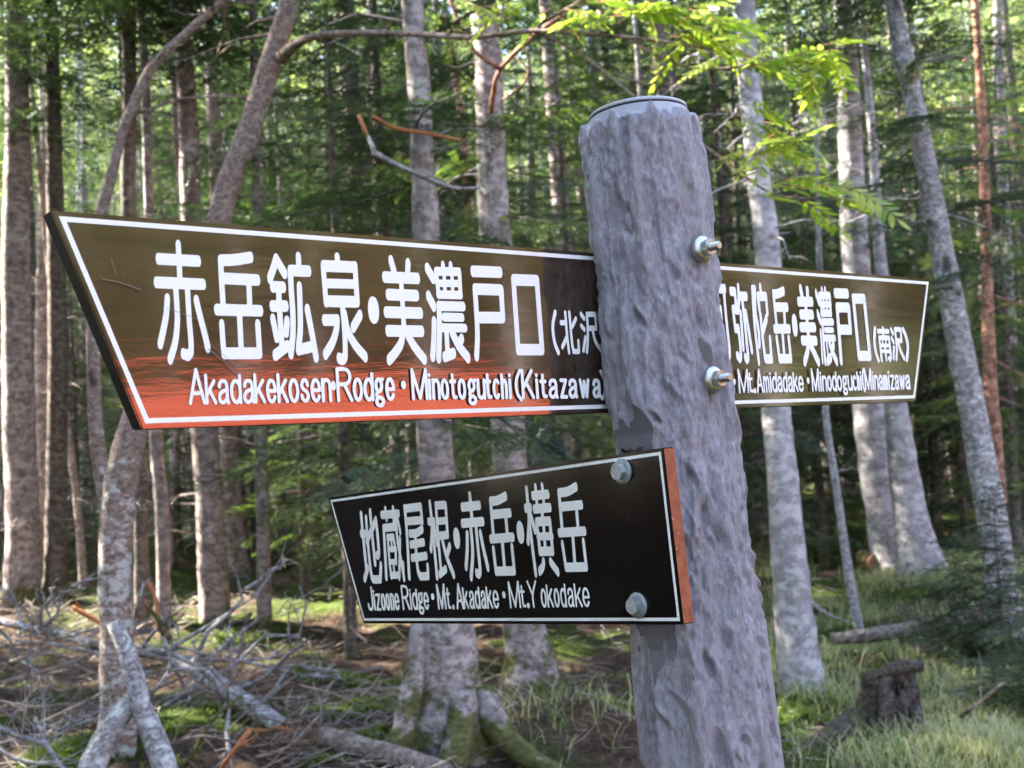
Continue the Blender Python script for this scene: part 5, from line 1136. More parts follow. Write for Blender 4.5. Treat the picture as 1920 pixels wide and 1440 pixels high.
mb.build('leaves', [M_ROWAN_LEAF, M_TORN], rw, smooth=False)

near_tree('rowan_tree', [(470, -50, 13), (420, 0, 15), (370, 45, 16), (320, 90, 18), (282, 130, 19), (255, 185, 18), (232, 240, 19), (214, 310, 20), (200, 360, 22), (188, 420, 24), (176, 600, 26), (180, 800, 27), (205, 1000, 30), (228, 1230, 36)],
          M_BARK_ROWAN, 'slim bent rowan stem curving up to the right above the long board tip', dist=6.4, up=5, crown=None, tw=10, nseg=14, flare=None, tw_z=(3.0, 4.6), sd=1)

# bare limbs on the big middle trunks
for o in list(scene.objects):
    if o.get('label') == 'pale fir trunk with one flared root right of the mossy one': big2 = o
    if o.get('label') == 'big mossy fir trunk with spreading roots below the short board': big1 = o
d2 = big2['depth']; d1 = big1['depth']
limb(big2, np.array(big2.location), [[(920, 215, 11, d2 - .05), (926, 170, 10, d2 - .25), (938, 130, 10, d2 - .35), (1000, 68, 9, d2 - .5), (1060, 25, 7, d2 - .6)],
                                     [(938, 130, 9, d2 - .35), (905, 108, 9, d2 - .4), (880, 85, 8, d2 - .45), (862, 45, 7, d2 - .5), (840, -10, 7, d2 - .5)],
                                     [(860, 50, 4, d2 - .5), (835, 42, 4, d2 - .5), (832, 28, 3, d2 - .5)],
                                     [(940, 190, 5, d2 - .1), (985, 155, 5, d2 - .3), (992, 130, 5, d2 - .35), (970, 110, 4, d2 - .4)]], M_BARK_RED)['label'] = 'reddish forked bare limb'
limb(big1, np.array(big1.location), [[(900, 352, 5, d1 - .1), (850, 352, 8, d1 - .25), (790, 330, 10, d1 - .4), (735, 305, 10, d1 - .5), (702, 285, 9, d1 - .5), (690, 255, 8, d1 - .5)],
                                     [(790, 335, 4, d1 - .4), (815, 325, 4, d1 - .4), (824, 310, 4, d1 - .4)]], M_SILVER)['label'] = 'silvery curved bare limb'
limb(big1, np.array(big1.location), [[(690, 258, 8, d1 - .5), (682, 238, 8, d1 - .5), (672, 215, 7, d1 - .5)], [(700, 218, 6, d1 - .45), (740, 240, 8, d1 - .3), (800, 250, 7, d1 - .2), (860, 262, 5, d1 - .1)]], M_TORN, name='broken_branch')
# moss strip on the foot of the straight pinkish trunk and a mossy left root on the mossy trunk
limb(big1, np.array(big1.location), [[(790, 1150, 26, d1 - .02), (778, 1230, 34, d1 - .08), (768, 1320, 42, d1 - .15), (752, 1385, 46, d1 - .2), (720, 1425, 36, d1 - .25)],
                                     [(905, 1290, 44, d1 - .05), (930, 1360, 52, d1 - .12), (985, 1420, 44, d1 - .2), (1060, 1455, 30, d1 - .3)],
                                     [(870, 1300, 50, d1 - .1), (862, 1380, 60, d1 - .25), (840, 1450, 50, d1 - .35)]], M_BARK_MOSSY, name='root', wob=.16, nseg=16)

# low boughs on some of the big trunks
LOWB = [crown_mesh('low_boughs', 4.8, 1.25, 1.35, 20, 71, NEED, 1.0, shape=.35), crown_mesh('low_boughs', 5.0, 1.0, 1.2, 18, 72, NEEDY, 1.0, shape=.35), crown_mesh('low_boughs', 5.2, 2.4, 1.5, 18, 73, NEED, 1.0, shape=.35)]
for lab_, k_, a_ in (('big mossy fir trunk with spreading roots below the short board', 0, 2.0), ('pale fir trunk with one flared root right of the mossy one', 1, .4), ('straight pinkish grey fir trunk with a yellow moss strip at its foot', 2, 1.0), ('left trunk of the pale fir pair growing on the grassy mound', 2, 3.0), ('thin leaning pink fir stem just left of the post', 0, 4.0), ('brown fir trunk half behind the mossy trunk', 0, 5.2), ('leaning grey trunk blotched with white lichen', 2, .3)):
    for o in list(scene.objects):
        if o.get('label') == lab_:
            c_ = link('boughs', LOWB[k_], o)
            for ch in o.children:
                if ch.name.startswith('trunk'):
                    vv = np.empty(len(ch.data.vertices) * 3, np.float32); ch.data.vertices.foreach_get('co', vv); vv = vv.reshape(-1, 3)
                    tz = vv[(vv[:, 2] > 2.6) & (vv[:, 2] < 3.4)].mean(0)
            c_.rotation_mode = 'QUATERNION'
            c_.rotation_quaternion = Vector(tz).normalized().to_track_quat('Z', 'Y') @ Matrix.Rotation(a_, 4, 'Z').to_quaternion()

# firs with low boughs in the middle distance
YG = 'young firs with low boughs'
for i, (px, d, kind, sc, rot, lab) in enumerate([
        (640, 8.6, 0, 1.0, .3, 'young fir reaching its low boughs above the short board'),
        (945, 9.4, 0, 1.05, 1.7, 'young fir between the big middle trunks and the post'),
        (742, 10.5, 0, 1.15, 2.9, 'young fir behind the big mossy trunk'),
        (1080, 11.0, 1, 1.2, .9, 'fresh green young fir behind the left side of the post'),
        (1385, 10.5, 0, 1.1, 4.0, 'young fir just right of the post behind the pale trunk'),
        (1530, 13.5, 0, 1.25, 5.0, 'young fir behind the thin silver stem'),
        (1745, 14.0, 0, 1.3, .2, 'young fir behind the grassy mound left of the lichen trunk'),
        (1895, 12.0, 1, 1.15, 1.1, 'fresh green young fir at the right picture edge'),
        (560, 12.5, 1, 1.1, 2.0, 'fresh green young fir deep in the wood above the thin grey trunk'),
        (1650, 16.5, 0, 1.4, 3.0, 'tall young fir behind the pale fir pair'),
        (1565, 14.6, 2, 1.2, 1.0, 'bushy low fir just behind the thin silver stem'),
        (1440, 13.0, 2, 1.1, 2.0, 'bushy low fir behind the big pale trunk next to the post'),
        (1800, 13.2, 2, 1.1, 3.1, 'bushy low fir between the pale fir pair and the lichen trunk'),
        (1900, 14.5, 2, 1.35, 4.2, 'bushy low fir behind the lichen trunk at the right edge'),
        (1725, 17.5, 2, 1.5, 5.3, 'big bushy low fir far behind the grassy mound'),
        (1490, 18.0, 2, 1.5, .4, 'big bushy low fir far behind the big pale trunk'),
        (140, 16.0, 2, 1.3, 1.4, 'bushy low fir behind the dark brown trunk'),
        (330, 18.5, 2, 1.4, 2.4, 'bushy low fir far behind the straight pinkish trunk'),
        (470, 16.5, 2, 1.2, 3.4, 'bushy low fir behind the thin straight grey trunk'),
        (590, 18.0, 2, 1.4, 4.4, 'bushy low fir deep in the wood above the short board tip')]):
    c = at(px, 819, d)
    fir('young_fir', c[0], d, TR_YOUNG[kind], CR_YOUNG[kind], rot, sc, lab, YG)
# tiny seedlings
sd_ = crown_mesh('crown_seedling', 1.0, .06, .62, 44, 51, NEED, 1.0)
sd_t = std_trunk('trunk', .95, .012, 47, M_BARK_DARK, 0)
for px, py, sc, rot, lab in [(1890, 1260, 1.15, 0, 'fir seedling in the grass at the foot of the lichen trunk'), (1800, 1240, .7, 1, 'small fir seedling beside the fallen log'), (1935, 1330, .8, 2, 'fir seedling in the tall grass at the right edge')]:
    p = ground_at(px, py)
    fir('fir_seedling', p[0], p[1], sd_t, sd_, rot, sc, lab, 'fir seedlings in the grass')

# the wood behind
sunny = [ground_at(*q) for q in ((610, 1180), (680, 1190), (765, 1330))]   # sunlit glades
FG = 'firs standing deep in the wood'
taken = [(o.location.x, o.location.y) for o in scene.objects if o.get('category') == 'tree']
rf = np.random.default_rng(99)
cnt = 0
for k in range(4000):
    if cnt >= 108: break
    y = rf.uniform(13.5, 40) if cnt > 34 else rf.uniform(13.5, 21)
    x = rf.uniform(-.47 * y - 2, .47 * y + 2)
    if x > 3.5 and y < 16: continue
    if x < -3 and y > 20 and rf.random() < .45: continue
    if any(x < g_[0] and abs((x - g_[0]) * SUN_DIR[1] - (y - g_[1]) * SUN_DIR[0]) < 1.3 for g_ in sunny): continue
    md = 1.15 if y < 24 else 1.6
    if any((x - a) ** 2 + (y - b_) ** 2 < md * md for a, b_ in taken): continue
    taken.append((x, y)); cnt += 1
    kc = rf.integers(0, 3); kt = rf.choice([0, 1, 2, 3], p=[.35, .3, .2, .15])
    cr = CR_MID[kc] if rf.random() < .45 else CR_FAR[kc % 2]
    lab = ['fir in the dim wood behind the signpost, one of many alike', 'fir in the dim wood behind the signpost, one of many alike', 'fir in the dim wood behind the signpost, one of many alike'][kc]
    fir('fir_tree', x, y, TR_STD[kt], cr, rf.random() * 6.28, rf.uniform(.8, 1.25), lab, FG, (rf.normal(0, .02), rf.normal(0, .025)))

SG = 'slender bare stems deep in the wood'
cnt = 0
for k in range(3000):
    if cnt >= 46: break
    y = rf.uniform(11.5, 27); x = rf.uniform(-.44 * y, .44 * y)
    if x > 2.5 and y < 15: continue
    if any((x - a) ** 2 + (y - b_) ** 2 < .7 ** 2 for a, b_ in taken): continue
    if any(x < g_[0] and abs((x - g_[0]) * SUN_DIR[1] - (y - g_[1]) * SUN_DIR[0]) < .4 for g_ in sunny): continue
    taken.append((x, y)); cnt += 1
    fir('bare_stem', x, y, TR_THIN[rf.integers(0, 3)], None, rf.random() * 6.28, rf.uniform(.85, 1.25), 'slender bare stem without needles in the dim wood, one of many alike', SG, (rf.normal(0, .05), rf.normal(0, .05)))
# ------------------------------------------------------------------ fallen wood, stump, litter
def dead_branch(mb, pts, rg, nb=6, bl=.5, mat=0, nseg=6):
    """pts = [(x, y, width, dist)...] plus random forking twigs"""
    P = np.array([at(x, y, d) for x, y, w, d in pts]); rr = np.array([w / 2 / FPX * d for x, y, w, d in pts])
    C = tube(mb, P, rr, nseg, mat, step=.05, wob=.08, sd=pts[0][0])
    def fork(q, d, L, w, depth):
        s = nrm(np.cross(d, rg.normal(0, 1, 3)))
        p = [q, q + d * L * .35 + s * L * .06, q + d * L * .7 + s * L * rg.uniform(-.1, .22), q + d * L + s * L * rg.uniform(-.1, .4)]
        tube(mb, p, [w, w * .8, w * .6, w * .3], 4, mat, step=.12, cap=False)
        if depth and L > .08:
            for j in range(rg.integers(1, 4)):
                t = rg.uniform(.25, .9)
                e = nrm(d + s * rg.choice([-1, 1]) * rg.uniform(.5, 1.1) + rg.normal(0, .25, 3))
                fork(q + d * L * t, e, L * rg.uniform(.35, .6), w * .6, depth - 1)
    for k in range(nb):
        i = rg.integers(1, len(C))
        d = nrm(C[i] - C[i - 1])
        e = nrm(d * rg.uniform(.1, .8) + rg.normal(0, .55, 3) + np.array([0, 0, rg.uniform(-.2, .5)]))
        fork(C[i], e, bl * rg.uniform(.4, 1), rr.mean() * rg.uniform(.3, .5), 2)


def deadwood(name, pts, mt, label, cat='branch', nb=6, bl=.5, group=None, seed=0, nseg=6):
    rg = np.random.default_rng(seed)
    mb = MB()
    dead_branch(mb, pts, rg, nb, bl, 0, nseg)
    V = np.concatenate(mb.V); O = V.mean(0)
    mb.V = [v - O for v in mb.V]
    return tag(mb.build(name, mt, None, loc=O), label, cat, group)


deadwood('fallen_tree', [(-60, 1150, 12, 7.6), (30, 1172, 15, 7.4), (110, 1188, 17, 7.2), (190, 1212, 19, 7.0), (300, 1228, 22, 6.8), (350, 1250, 27, 6.6), (420, 1290, 32, 6.3), (480, 1330, 34, 6.1), (540, 1372, 36, 5.9), (560, 1398, 36, 5.8)], M_BARK_LICHEN,
         'fallen dead fir lying diagonally with bare twigs, left of the mossy trunk', 'log', 34, .75, seed=1, nseg=14)
deadwood('fallen_log', [(604, 1378, 34, 5.5), (660, 1396, 40, 5.4), (740, 1420, 42, 5.3), (830, 1448, 42, 5.2), (900, 1475, 40, 5.1)], M_DEADWOOD, 'pale barkless log in the bottom middle of the picture', 'log', 2, .3, seed=2, nseg=16)
deadwood('fallen_log', [(1560, 1198, 22, 8.3), (1640, 1190, 28, 8.2), (1720, 1178, 30, 8.15), (1790, 1168, 32, 8.1), (1850, 1150, 30, 8.1)], M_DEADWOOD, 'weathered log lying in the grass right of the silver stem', 'log', 3, .3, seed=3, nseg=14)
deadwood('fallen_log', [(1700, 1222, 12, 7.8), (1780, 1210, 15, 7.8), (1850, 1200, 15, 7.8)], M_DEADWOOD, 'thin grey log in the grass below the weathered log', 'log', 1, .2, seed=4, nseg=10)
deadwood('fallen_log', [(1150, 1385, 44, 6.0), (1185, 1380, 48, 6.0), (1240, 1376, 46, 6.0), (1300, 1380, 40, 6.0)], M_BARK_RED, 'rotten red brown log behind the foot of the post', 'log', 0, .2, seed=5, nseg=14)
deadwood('fallen_branch', [(1800, 1345, 8, 5.6), (1840, 1315, 7, 5.6), (1882, 1278, 5, 5.6)], M_DEADWOOD, 'dry stick leaning in the grass right of the stump', 'branch', 3, .25, seed=6)
deadwood('fallen_branch', [(1510, 1120, 7, 9.2), (1550, 1150, 6, 9.1), (1600, 1170, 4, 9.0)], M_SILVER, 'grey stick lying behind the thin silver stem', 'branch', 2, .2, seed=7)
# brushwood on the left
BW = 'bare branches of the brushwood heap'
for i, (pts, mt, nb, bl, lab) in enumerate([
        ([(-20, 1286, 10, 5.9), (50, 1268, 9, 5.9), (110, 1250, 9, 5.9), (165, 1232, 10, 5.9)], M_DEADWOOD, 5, .35, 'thick pinkish dry branch pointing right to the forked snag'),
        ([(-20, 1355, 9, 5.2), (40, 1382, 9, 5.2), (84, 1394, 9, 5.2), (105, 1425, 8, 5.15), (135, 1460, 8, 5.1)], M_SILVER, 8, .45, 'silvery forked branch in the lower picture corner'),
        ([(-10, 1400, 8, 5.0), (30, 1425, 7, 5.0), (70, 1432, 7, 5.0), (115, 1428, 5, 5.0)], M_SILVER, 6, .35, 'silvery twig lying along the bottom picture edge'),
        ([(66, 1346, 8, 5.4), (76, 1368, 7, 5.35), (84, 1393, 7, 5.3)], M_SILVER, 6, .4, 'short silvery upright twig above the silvery forked branch'),
        ([(70, 1358, 6, 5.6), (120, 1335, 6, 5.6), (170, 1312, 6, 5.6), (208, 1288, 6, 5.6)], M_DEADWOOD, 5, .35, 'grey stick rising to the right behind the silvery branches'),
        ([(283, 1302, 7, 5.9), (310, 1270, 7, 5.9), (318, 1240, 7, 6.0), (306, 1195, 8, 6.0)], M_SILVER, 3, .25, 'grey branch bent like a bow right of the forked snag'),
        ([(283, 1322, 6, 5.6), (340, 1300, 6, 5.6), (405, 1282, 6, 5.7)], M_DEADWOOD, 5, .35, 'straight grey stick under the fallen dead fir'),
        ([(345, 1440, 8, 5.2), (372, 1395, 8, 5.2), (400, 1345, 7, 5.25), (455, 1305, 6, 5.3)], M_BARK_RED, 6, .35, 'reddish branch standing up under the fallen dead fir'),
        ([(415, 1440, 9, 5.1), (440, 1405, 8, 5.1), (470, 1368, 10, 5.1)], M_TORN, 2, .2, 'orange broken branch stub before the fallen dead fir'),
        ([(430, 1330, 7, 5.5), (425, 1370, 8, 5.4), (432, 1420, 8, 5.3)], M_SILVER, 3, .25, 'pale upright stick before the fallen dead fir'),
        ([(135, 1138, 9, 6.4), (160, 1152, 9, 6.4), (195, 1172, 8, 6.4)], M_TORN, 2, .2, 'orange broken stub beside the leaning rowan'),
        ([(267, 1126, 8, 6.5), (285, 1146, 8, 6.5), (300, 1166, 10, 6.5), (318, 1196, 12, 6.4)], M_BARK_RED, 3, .2, 'short reddish stub rising from the fallen dead fir'),
        ([(280, 1090, 7, 6.6), (294, 1130, 8, 6.6), (298, 1175, 9, 6.5)], M_TORN, 1, .15, 'upright orange stub right of the leaning rowan'),
        ([(95, 1200, 8, 6.9), (72, 1160, 7, 6.9), (100, 1115, 7, 6.9)], M_DEADWOOD, 5, .3, 'pink stick standing up before the dark trunk'),
        ([(440, 1190, 7, 6.9), (432, 1230, 8, 6.7), (440, 1280, 8, 6.4)], M_DEADWOOD, 4, .35, 'upright dead twig on the fallen dead fir below the straight trunk'),
        ([(470, 1150, 8, 7.2), (452, 1200, 8, 7.0), (445, 1240, 9, 6.8)], M_DEADWOOD, 4, .3, 'grey snapped branch leaning against the fallen dead fir'),
        ([(-20, 1310, 6, 5.7), (60, 1325, 6, 5.7), (150, 1318, 5, 5.8)], M_DEADWOOD, 8, .45, 'tangled dry twig in the brushwood'),
        ([(20, 1240, 6, 6.3), (90, 1225, 6, 6.3), (170, 1250, 5, 6.3)], M_DEADWOOD, 8, .45, 'tangled dry twig in the brushwood'),
        ([(-20, 1215, 7, 6.6), (60, 1205, 6, 6.6), (150, 1190, 5, 6.6)], M_DEADWOOD, 8, .45, 'tangled dry twig in the brushwood'),
        ([(300, 1400, 6, 5.2), (380, 1380, 6, 5.2), (470, 1400, 5, 5.2)], M_DEADWOOD, 8, .4, 'tangled dry twig in the brushwood'),
        ([(480, 1420, 6, 5.2), (540, 1400, 6, 5.3), (600, 1340, 5, 5.5)], M_DEADWOOD, 6, .4, 'tangled dry twig in the brushwood')]):
    deadwood('dead_branch', pts, mt, lab, 'branch', nb, bl, BW, 100 + i)

# forked snag
mb = MB()
for pts in ([(212, 1166, 26, 5.15), (222, 1185, 30, 5.15), (240, 1228, 33, 5.13), (254, 1275, 36, 5.12), (264, 1318, 38, 5.1), (284, 1370, 42, 5.08), (306, 1430, 46, 5.05), (325, 1500, 50, 5.0)],
            [(262, 1302, 30, 5.14), (234, 1330, 42, 5.12), (206, 1372, 46, 5.1), (178, 1425, 50, 5.06), (160, 1500, 54, 5.0)]):
    tube(mb, [at(x, y, d) for x, y, w, d in pts], [w / 2 / FPX * d for x, y, w, d in pts], 18, 0, step=.03, wob=.10, sd=pts[0][0])
V = np.concatenate(mb.V); O = V.mean(0); mb.V = [v - O for v in mb.V]
tag(mb.build('forked_snag', M_SNAG, None, loc=O), 'white lichen covered forked dead stem in front of the leaning rowan', 'dead stem')

# the rotten stump with its root and the curved bark slab on top
sp_ = ground_at(1672, 1400)
root = empty('tree_stump', sp_, 'rotten hollow tree stump in the grass with a curved slab on top', 'stump')
rg = np.random.default_rng(8)
mb = MB()
dS = sp_[1]
n = 40
t = np.linspace(0, 2 * np.pi, n, endpoint=False)
ribs = 1 + .16 * np.sin(t * 9 + 1) + .12 * np.sin(t * 17)
hts = np.linspace(-.1, 1, 16)
top = .30 + .04 * np.sin(t * 2 + .6) + .03 * np.sin(t * 9) + .03 * rg.random(n)
VV = []
for h in hts:
    r = .125 * ribs * (1.25 - .35 * h) * (1 + .10 * noise3(np.stack([np.cos(t) * 3, np.sin(t) * 3, t * 0 + h * 2], 1)))
    VV.append(np.stack([np.cos(t) * r, np.sin(t) * r, np.maximum(-.05, h * top)], 1))
for h in (1.0, .55):
    r = .09 * ribs * (1 if h == 1 else .8)
    VV.append(np.stack([np.cos(t) * r, np.sin(t) * r, h * top * (.97 if h == 1 else 1)], 1))
VV = np.concatenate(VV); k = len(VV) // n
i = np.arange(k - 1)[:, None] * n; j = np.arange(n)[None]; j2 = (j + 1) % n
mb.add(VV, Q=np.stack([i + j, i + j2, i + n + j2, i + n + j], -1).reshape(-1, 4))
mb.build('trunk', M_ROTTEN, root)
for nm, pts, mt in (('root', [(1640, 1330, 30, dS + .02), (1600, 1352, 44, dS - .05), (1555, 1384, 46, dS - .12), (1510, 1412, 38, dS - .18), (1465, 1428, 24, dS - .2)], M_ROTTEN),
                    ('root', [(1715, 1330, 30, dS - .1), (1730, 1385, 22, dS - .22), (1750, 1430, 16, dS - .3)], M_ROTTEN),
                    ('slab', [(1622, 1276, 10, dS - .05), (1650, 1262, 18, dS - .05), (1690, 1250, 26, dS - .05), (1730, 1248, 20, dS - .05)], M_ROTTEN)):
    mb = MB()
    tube(mb, [at(x, y, d) - sp_ for x, y, w, d in pts], [w / 2 / FPX * d for x, y, w, d in pts], 14, 0, step=.04, wob=.16, sd=pts[0][0])
    mb.build(nm, mt, root)

# short sawn log end near the pale pair
p = ground_at(1640, 1072)
root = empty('sawn_log', p + np.array([0, 0, .07]), 'short sawn log showing its brown cut face beside the pale fir pair', 'log')
mb = MB(); tube(mb, [(-.02, -.12, .02), (0, 0, .02), (.05, .5, .0)], [.085, .09, .09], 18, 0, step=.05, wob=.04, cap=False)
mb.build('bark', M_BARK_RED, root)
mb = MB(); ring_solid(mb, np.array([-.02, -.118, .02]), np.array([0, -1, 0]), [(-.01, .083), (.002, .083), (.003, .04), (.003, 0)], 24)
mb.build('cut_face', simple('cut_wood', (0.30, 0.17, 0.10), .8, 0, .2, .3, 30), root)

# dark blue bundle far between the trunks
p = at(1032, 900, 12.0)
zb = float(gz(p[0], p[1])[0])
mb = MB(); rg = np.random.default_rng(4)
n = 40; t = np.linspace(0, 2 * np.pi, n, endpoint=False)
VV = []
for h in np.linspace(0, 1, 26):
    r = (.17 + .05 * np.sin(3 * t + 4 * h) * .4 + .018 * np.sin(11 * t + 6 * h) + .012 * np.sin(19 * t - 9 * h)) * (1 - .75 * max(0, h - .88) / .12 * .8) * (1 + .12 * np.sin(h * 5))
    VV.append(np.stack([np.cos(t) * r, np.sin(t) * r * .8, np.full(n, h * 1.62)], 1))
VV = np.concatenate(VV); k = len(VV) // n
i = np.arange(k - 1)[:, None] * n; j = np.arange(n)[None]; j2 = (j + 1) % n
mb.add(np.vstack([VV, [[0, 0, 1.63]]]), Q=np.stack([i + j, i + j2, i + n + j2, i + n + j], -1).reshape(-1, 4), T=[((k - 1) * n + a, (k - 1) * n + (a + 1) % n, k * n) for a in range(n)])
o = mb.build('tarpaulin_bundle', simple('blue_tarpaulin', (0.018, 0.035, 0.075), .55, 0, .4, .3, 8), None, loc=(p[0], p[1], zb - .02))
tag(o, 'dark blue wrapped tarpaulin bundle standing among the firs', 'tarpaulin')

# ------------------------------------------------------------------ loose litter, grass, moss (nobody could count these)
def scatter(n, x0, x1, y0, y1, seed, keep):
    rg = np.random.default_rng(seed)
    x = rg.uniform(x0, x1, n); y = y0 + (y1 - y0) * rg.random(n) ** 1.3
    k = (np.abs(x) < .45 * y + .6) & keep(x, y, rg)
    return x[k], y[k], rg


def gsurf(x, y):
    q = np.stack([x, y, 0 * x], 1)
    f = sstep(20, 12, y) * sstep(9, 6.5, np.abs(x)) * sstep(2, 4, y)
    return gz(x, y) + f * (0.022 * noise3(q * 9) + 0.014 * noise3(q * 21)) - 0.012


# twigs
x, y, rg = scatter(22000, -6.5, 6.0, 4.6, 15, 1, lambda x, y, r: (noise3(np.stack([x * 1.1, y * 1.1, 0 * x], 1)) + .35 + .0 * x - .10 * np.maximum(0, x - .5) > r.uniform(-.3, .9, len(x))))
n = len(x)
L = rg.gamma(2.0, .07, n) + .03; a = rg.random(n) * 6.283; e = rg.normal(0, .22, n) + .06
D = np.stack([np.cos(a) * np.cos(e), np.sin(a) * np.cos(e), np.sin(e)], 1)
C = np.stack([x, y, gsurf(x, y) + .008 + np.abs(np.sin(e)) * L * .3 + rg.exponential(.02, n) * (x < -.3)], 1)
S = np.cross(D, np.tile([0, 0, 1.0], (n, 1))); S /= np.linalg.norm(S, axis=1)[:, None]
U = np.cross(S, D)
w = (rg.gamma(2.0, .0012, n) + .0012)[:, None]
bend = S * (rg.normal(0, .08, n) * L)[:, None] + U * (rg.normal(0, .05, n) * L)[:, None]
secs = []
for tpos, ws in ((-.5, 1.0), (0, .85), (.5, .35)):
    c = C + D * (L * tpos)[:, None] + bend * (1 - 4 * tpos * tpos)
    secs += [c + S * w * ws, c - S * w * .5 * ws + U * w * .87 * ws, c - S * w * .5 * ws - U * w * .87 * ws]
V = np.stack(secs, 1).reshape(-1, 3)
base = (np.arange(n) * 9)[:, None]
Q = np.concatenate([base + np.array([a_ * 3 + b_, a_ * 3 + (b_ + 1) % 3, a_ * 3 + 3 + (b_ + 1) % 3, a_ * 3 + 3 + b_])[None] for a_ in range(2) for b_ in range(3)])
tag(link('twig_litter', new_mesh('twig_litter', V, [Q], [M_TWIG])), 'dry grey twigs and needle litter strewn over the forest floor', 'twigs', kind='stuff')


def blades(name, x, y, rg, h0, h1, wd, mt, lean=.5, curl=.5):
    n = len(x)
    a = rg.random(n) * 6.283
    h = rg.uniform(h0, h1, n)[:, None]
    d = np.stack([np.cos(a), np.sin(a), 0 * a], 1); s = np.stack([-np.sin(a), np.cos(a), 0 * a], 1)
    u = np.array([0, 0, 1.0])
    B = np.stack([x, y, gsurf(x, y) - .005], 1)
    l = rg.uniform(.15, lean, (n, 1)); c = rg.uniform(.1, curl, (n, 1))
    w = wd * rg.uniform(.6, 1.3, (n, 1))
    m1 = B + u * h * .5 + d * h * l * .35
    m2 = B + u * h * (.9 - .2 * c) + d * h * (l * .9 + c * .2)
    tp = B + u * h * (1.0 - .75 * c) + d * h * (l * 1.2 + c * .6)
    V = np.stack([B - s * w, B + s * w, m1 - s * w * .9, m1 + s * w * .9, m2 - s * w * .6, m2 + s * w * .6, tp], 1).reshape(-1, 3)
    b0 = (np.arange(n) * 7)[:, None]
    Q = np.concatenate([b0 + np.array([[0, 1, 3, 2]]), b0 + np.array([[2, 3, 5, 4]])])
    T = b0 + np.array([[4, 5, 6]])
    return link(name, new_mesh(name, V, [T, Q], [mt], smooth=True))


def gkeep(x, y, r):
    f = noise3(np.stack([x * 1.9 + 3, y * 1.9, 0 * x], 1)) + .5 * noise3(np.stack([x * 5, y * 5 + 2, 0 * x], 1))
    right = sstep(.9, 1.9, x - .02 * y)
    dens = right * (.45 + 1.3 * f) * sstep(15, 11.5, y) + .22 * np.exp(-((x - .15) ** 2 + (y - 5.9) ** 2) / .12)
    dens = dens * (1 - .8 * np.exp(-((x - 2.0) ** 2 + (y - 10.2) ** 2) / .5))
    return r.random(len(x)) < dens


x, y, rg = scatter(300000, -.8, 8.5, 4.5, 20, 2, gkeep)
tag(blades('grass', x, y, rg, .05, .19, .0023, M_GRASS, .9, .95), 'long pale and green grass on the forest floor right of the post', 'grass', kind='stuff')
x, y, rg = scatter(90000, -6.5, 8, 4.5, 16, 3, lambda x, y, r: noise3(np.stack([x * 1.15 + 20, y * 1.15 + 7, 0 * x], 1)) + .25 * noise3(np.stack([x * 4, y * 4, 0 * x], 1)) > .22 + .15 * r.random(len(x)))
mx, my = [x], [y]
for q, r_, n_ in (((690, 1285), .26, 5000), ((660, 1330), .18, 2500), ((200, 1370), .22, 2500), ((360, 1340), .3, 4000), ((120, 1420), .22, 2500), ((1230, 1330), .18, 2500), ((1460, 1330), .3, 4000), ((1560, 1400), .22, 2500), ((420, 1170), .3, 3000), ((700, 1400), .2, 2500), ((500, 1190), .25, 2500)):
    g_ = ground_at(*q)
    a = rg.random(n_) * 6.283; r = np.sqrt(rg.random(n_)) * r_ * (1 + .35 * np.sin(3 * a + q[0]))
    mx.append(g_[0] + np.cos(a) * r * 1.3); my.append(g_[1] + np.sin(a) * r)
x, y = np.concatenate(mx), np.concatenate(my)
tag(blades('moss', x, y, rg, .012, .04, .0045, M_MOSS, 1.2, .6), 'green moss cushions on the forest floor', 'moss', kind='stuff')

# ------------------------------------------------------------------ the wood round about, and the red hut across the clearing
def far_wood(name, pts, label, seed, mt=M_NEEDLE):
    rg = np.random.default_rng(seed)
    src = []
    for sd0 in (61, 62):
        rb = np.random.default_rng(sd0); mb = MB(); az = 0.0
        for k in range(62):
            u = (k + rb.random()) / 62; az += 2.4 + rb.normal(0, .4)
            L = (2.2 * ((1 - u) ** .75 * .92 + .08)) * rb.uniform(.6, 1.12)
            bough(mb, np.array([0, 0, 4.6 + 7.6 * u]), az, L, math.radians(rb.uniform(-16, 6) + 38 * u ** 3), .2, rb, sp=.11, nl=.22, nw=.055, tw_sp=.22, stem=False)
        src.append(np.concatenate(mb.V))
    for me in ():
        v = np.empty(len(me.vertices) * 3, np.float32); me.vertices.foreach_get('co', v)
        src.append(v.reshape(-1, 3))
    mb = MB()
    for x, y, sc in pts:
        v = src[rg.integers(0, 2)]
        a = rg.random() * 6.28; c, s = math.cos(a), math.sin(a)
        z = float(gz(x, y)[0])
        w = np.stack([v[:, 0] * c - v[:, 1] * s, v[:, 0] * s + v[:, 1] * c, v[:, 2]], 1) * sc + np.array([x, y, z])
        mb.add(w, Q=np.arange(len(w)).reshape(-1, 4), mat=0)
        tube(mb, [(x, y, z - .2), (x, y, z + 4 * sc), (x, y, z + 11 * sc)], [.16 * sc, .12 * sc, .02], 8, 1, step=3, cap=False)
    return tag(mb.build(name, [mt, M_BARK_GREY], smooth=False), label, 'wood', kind='stuff')


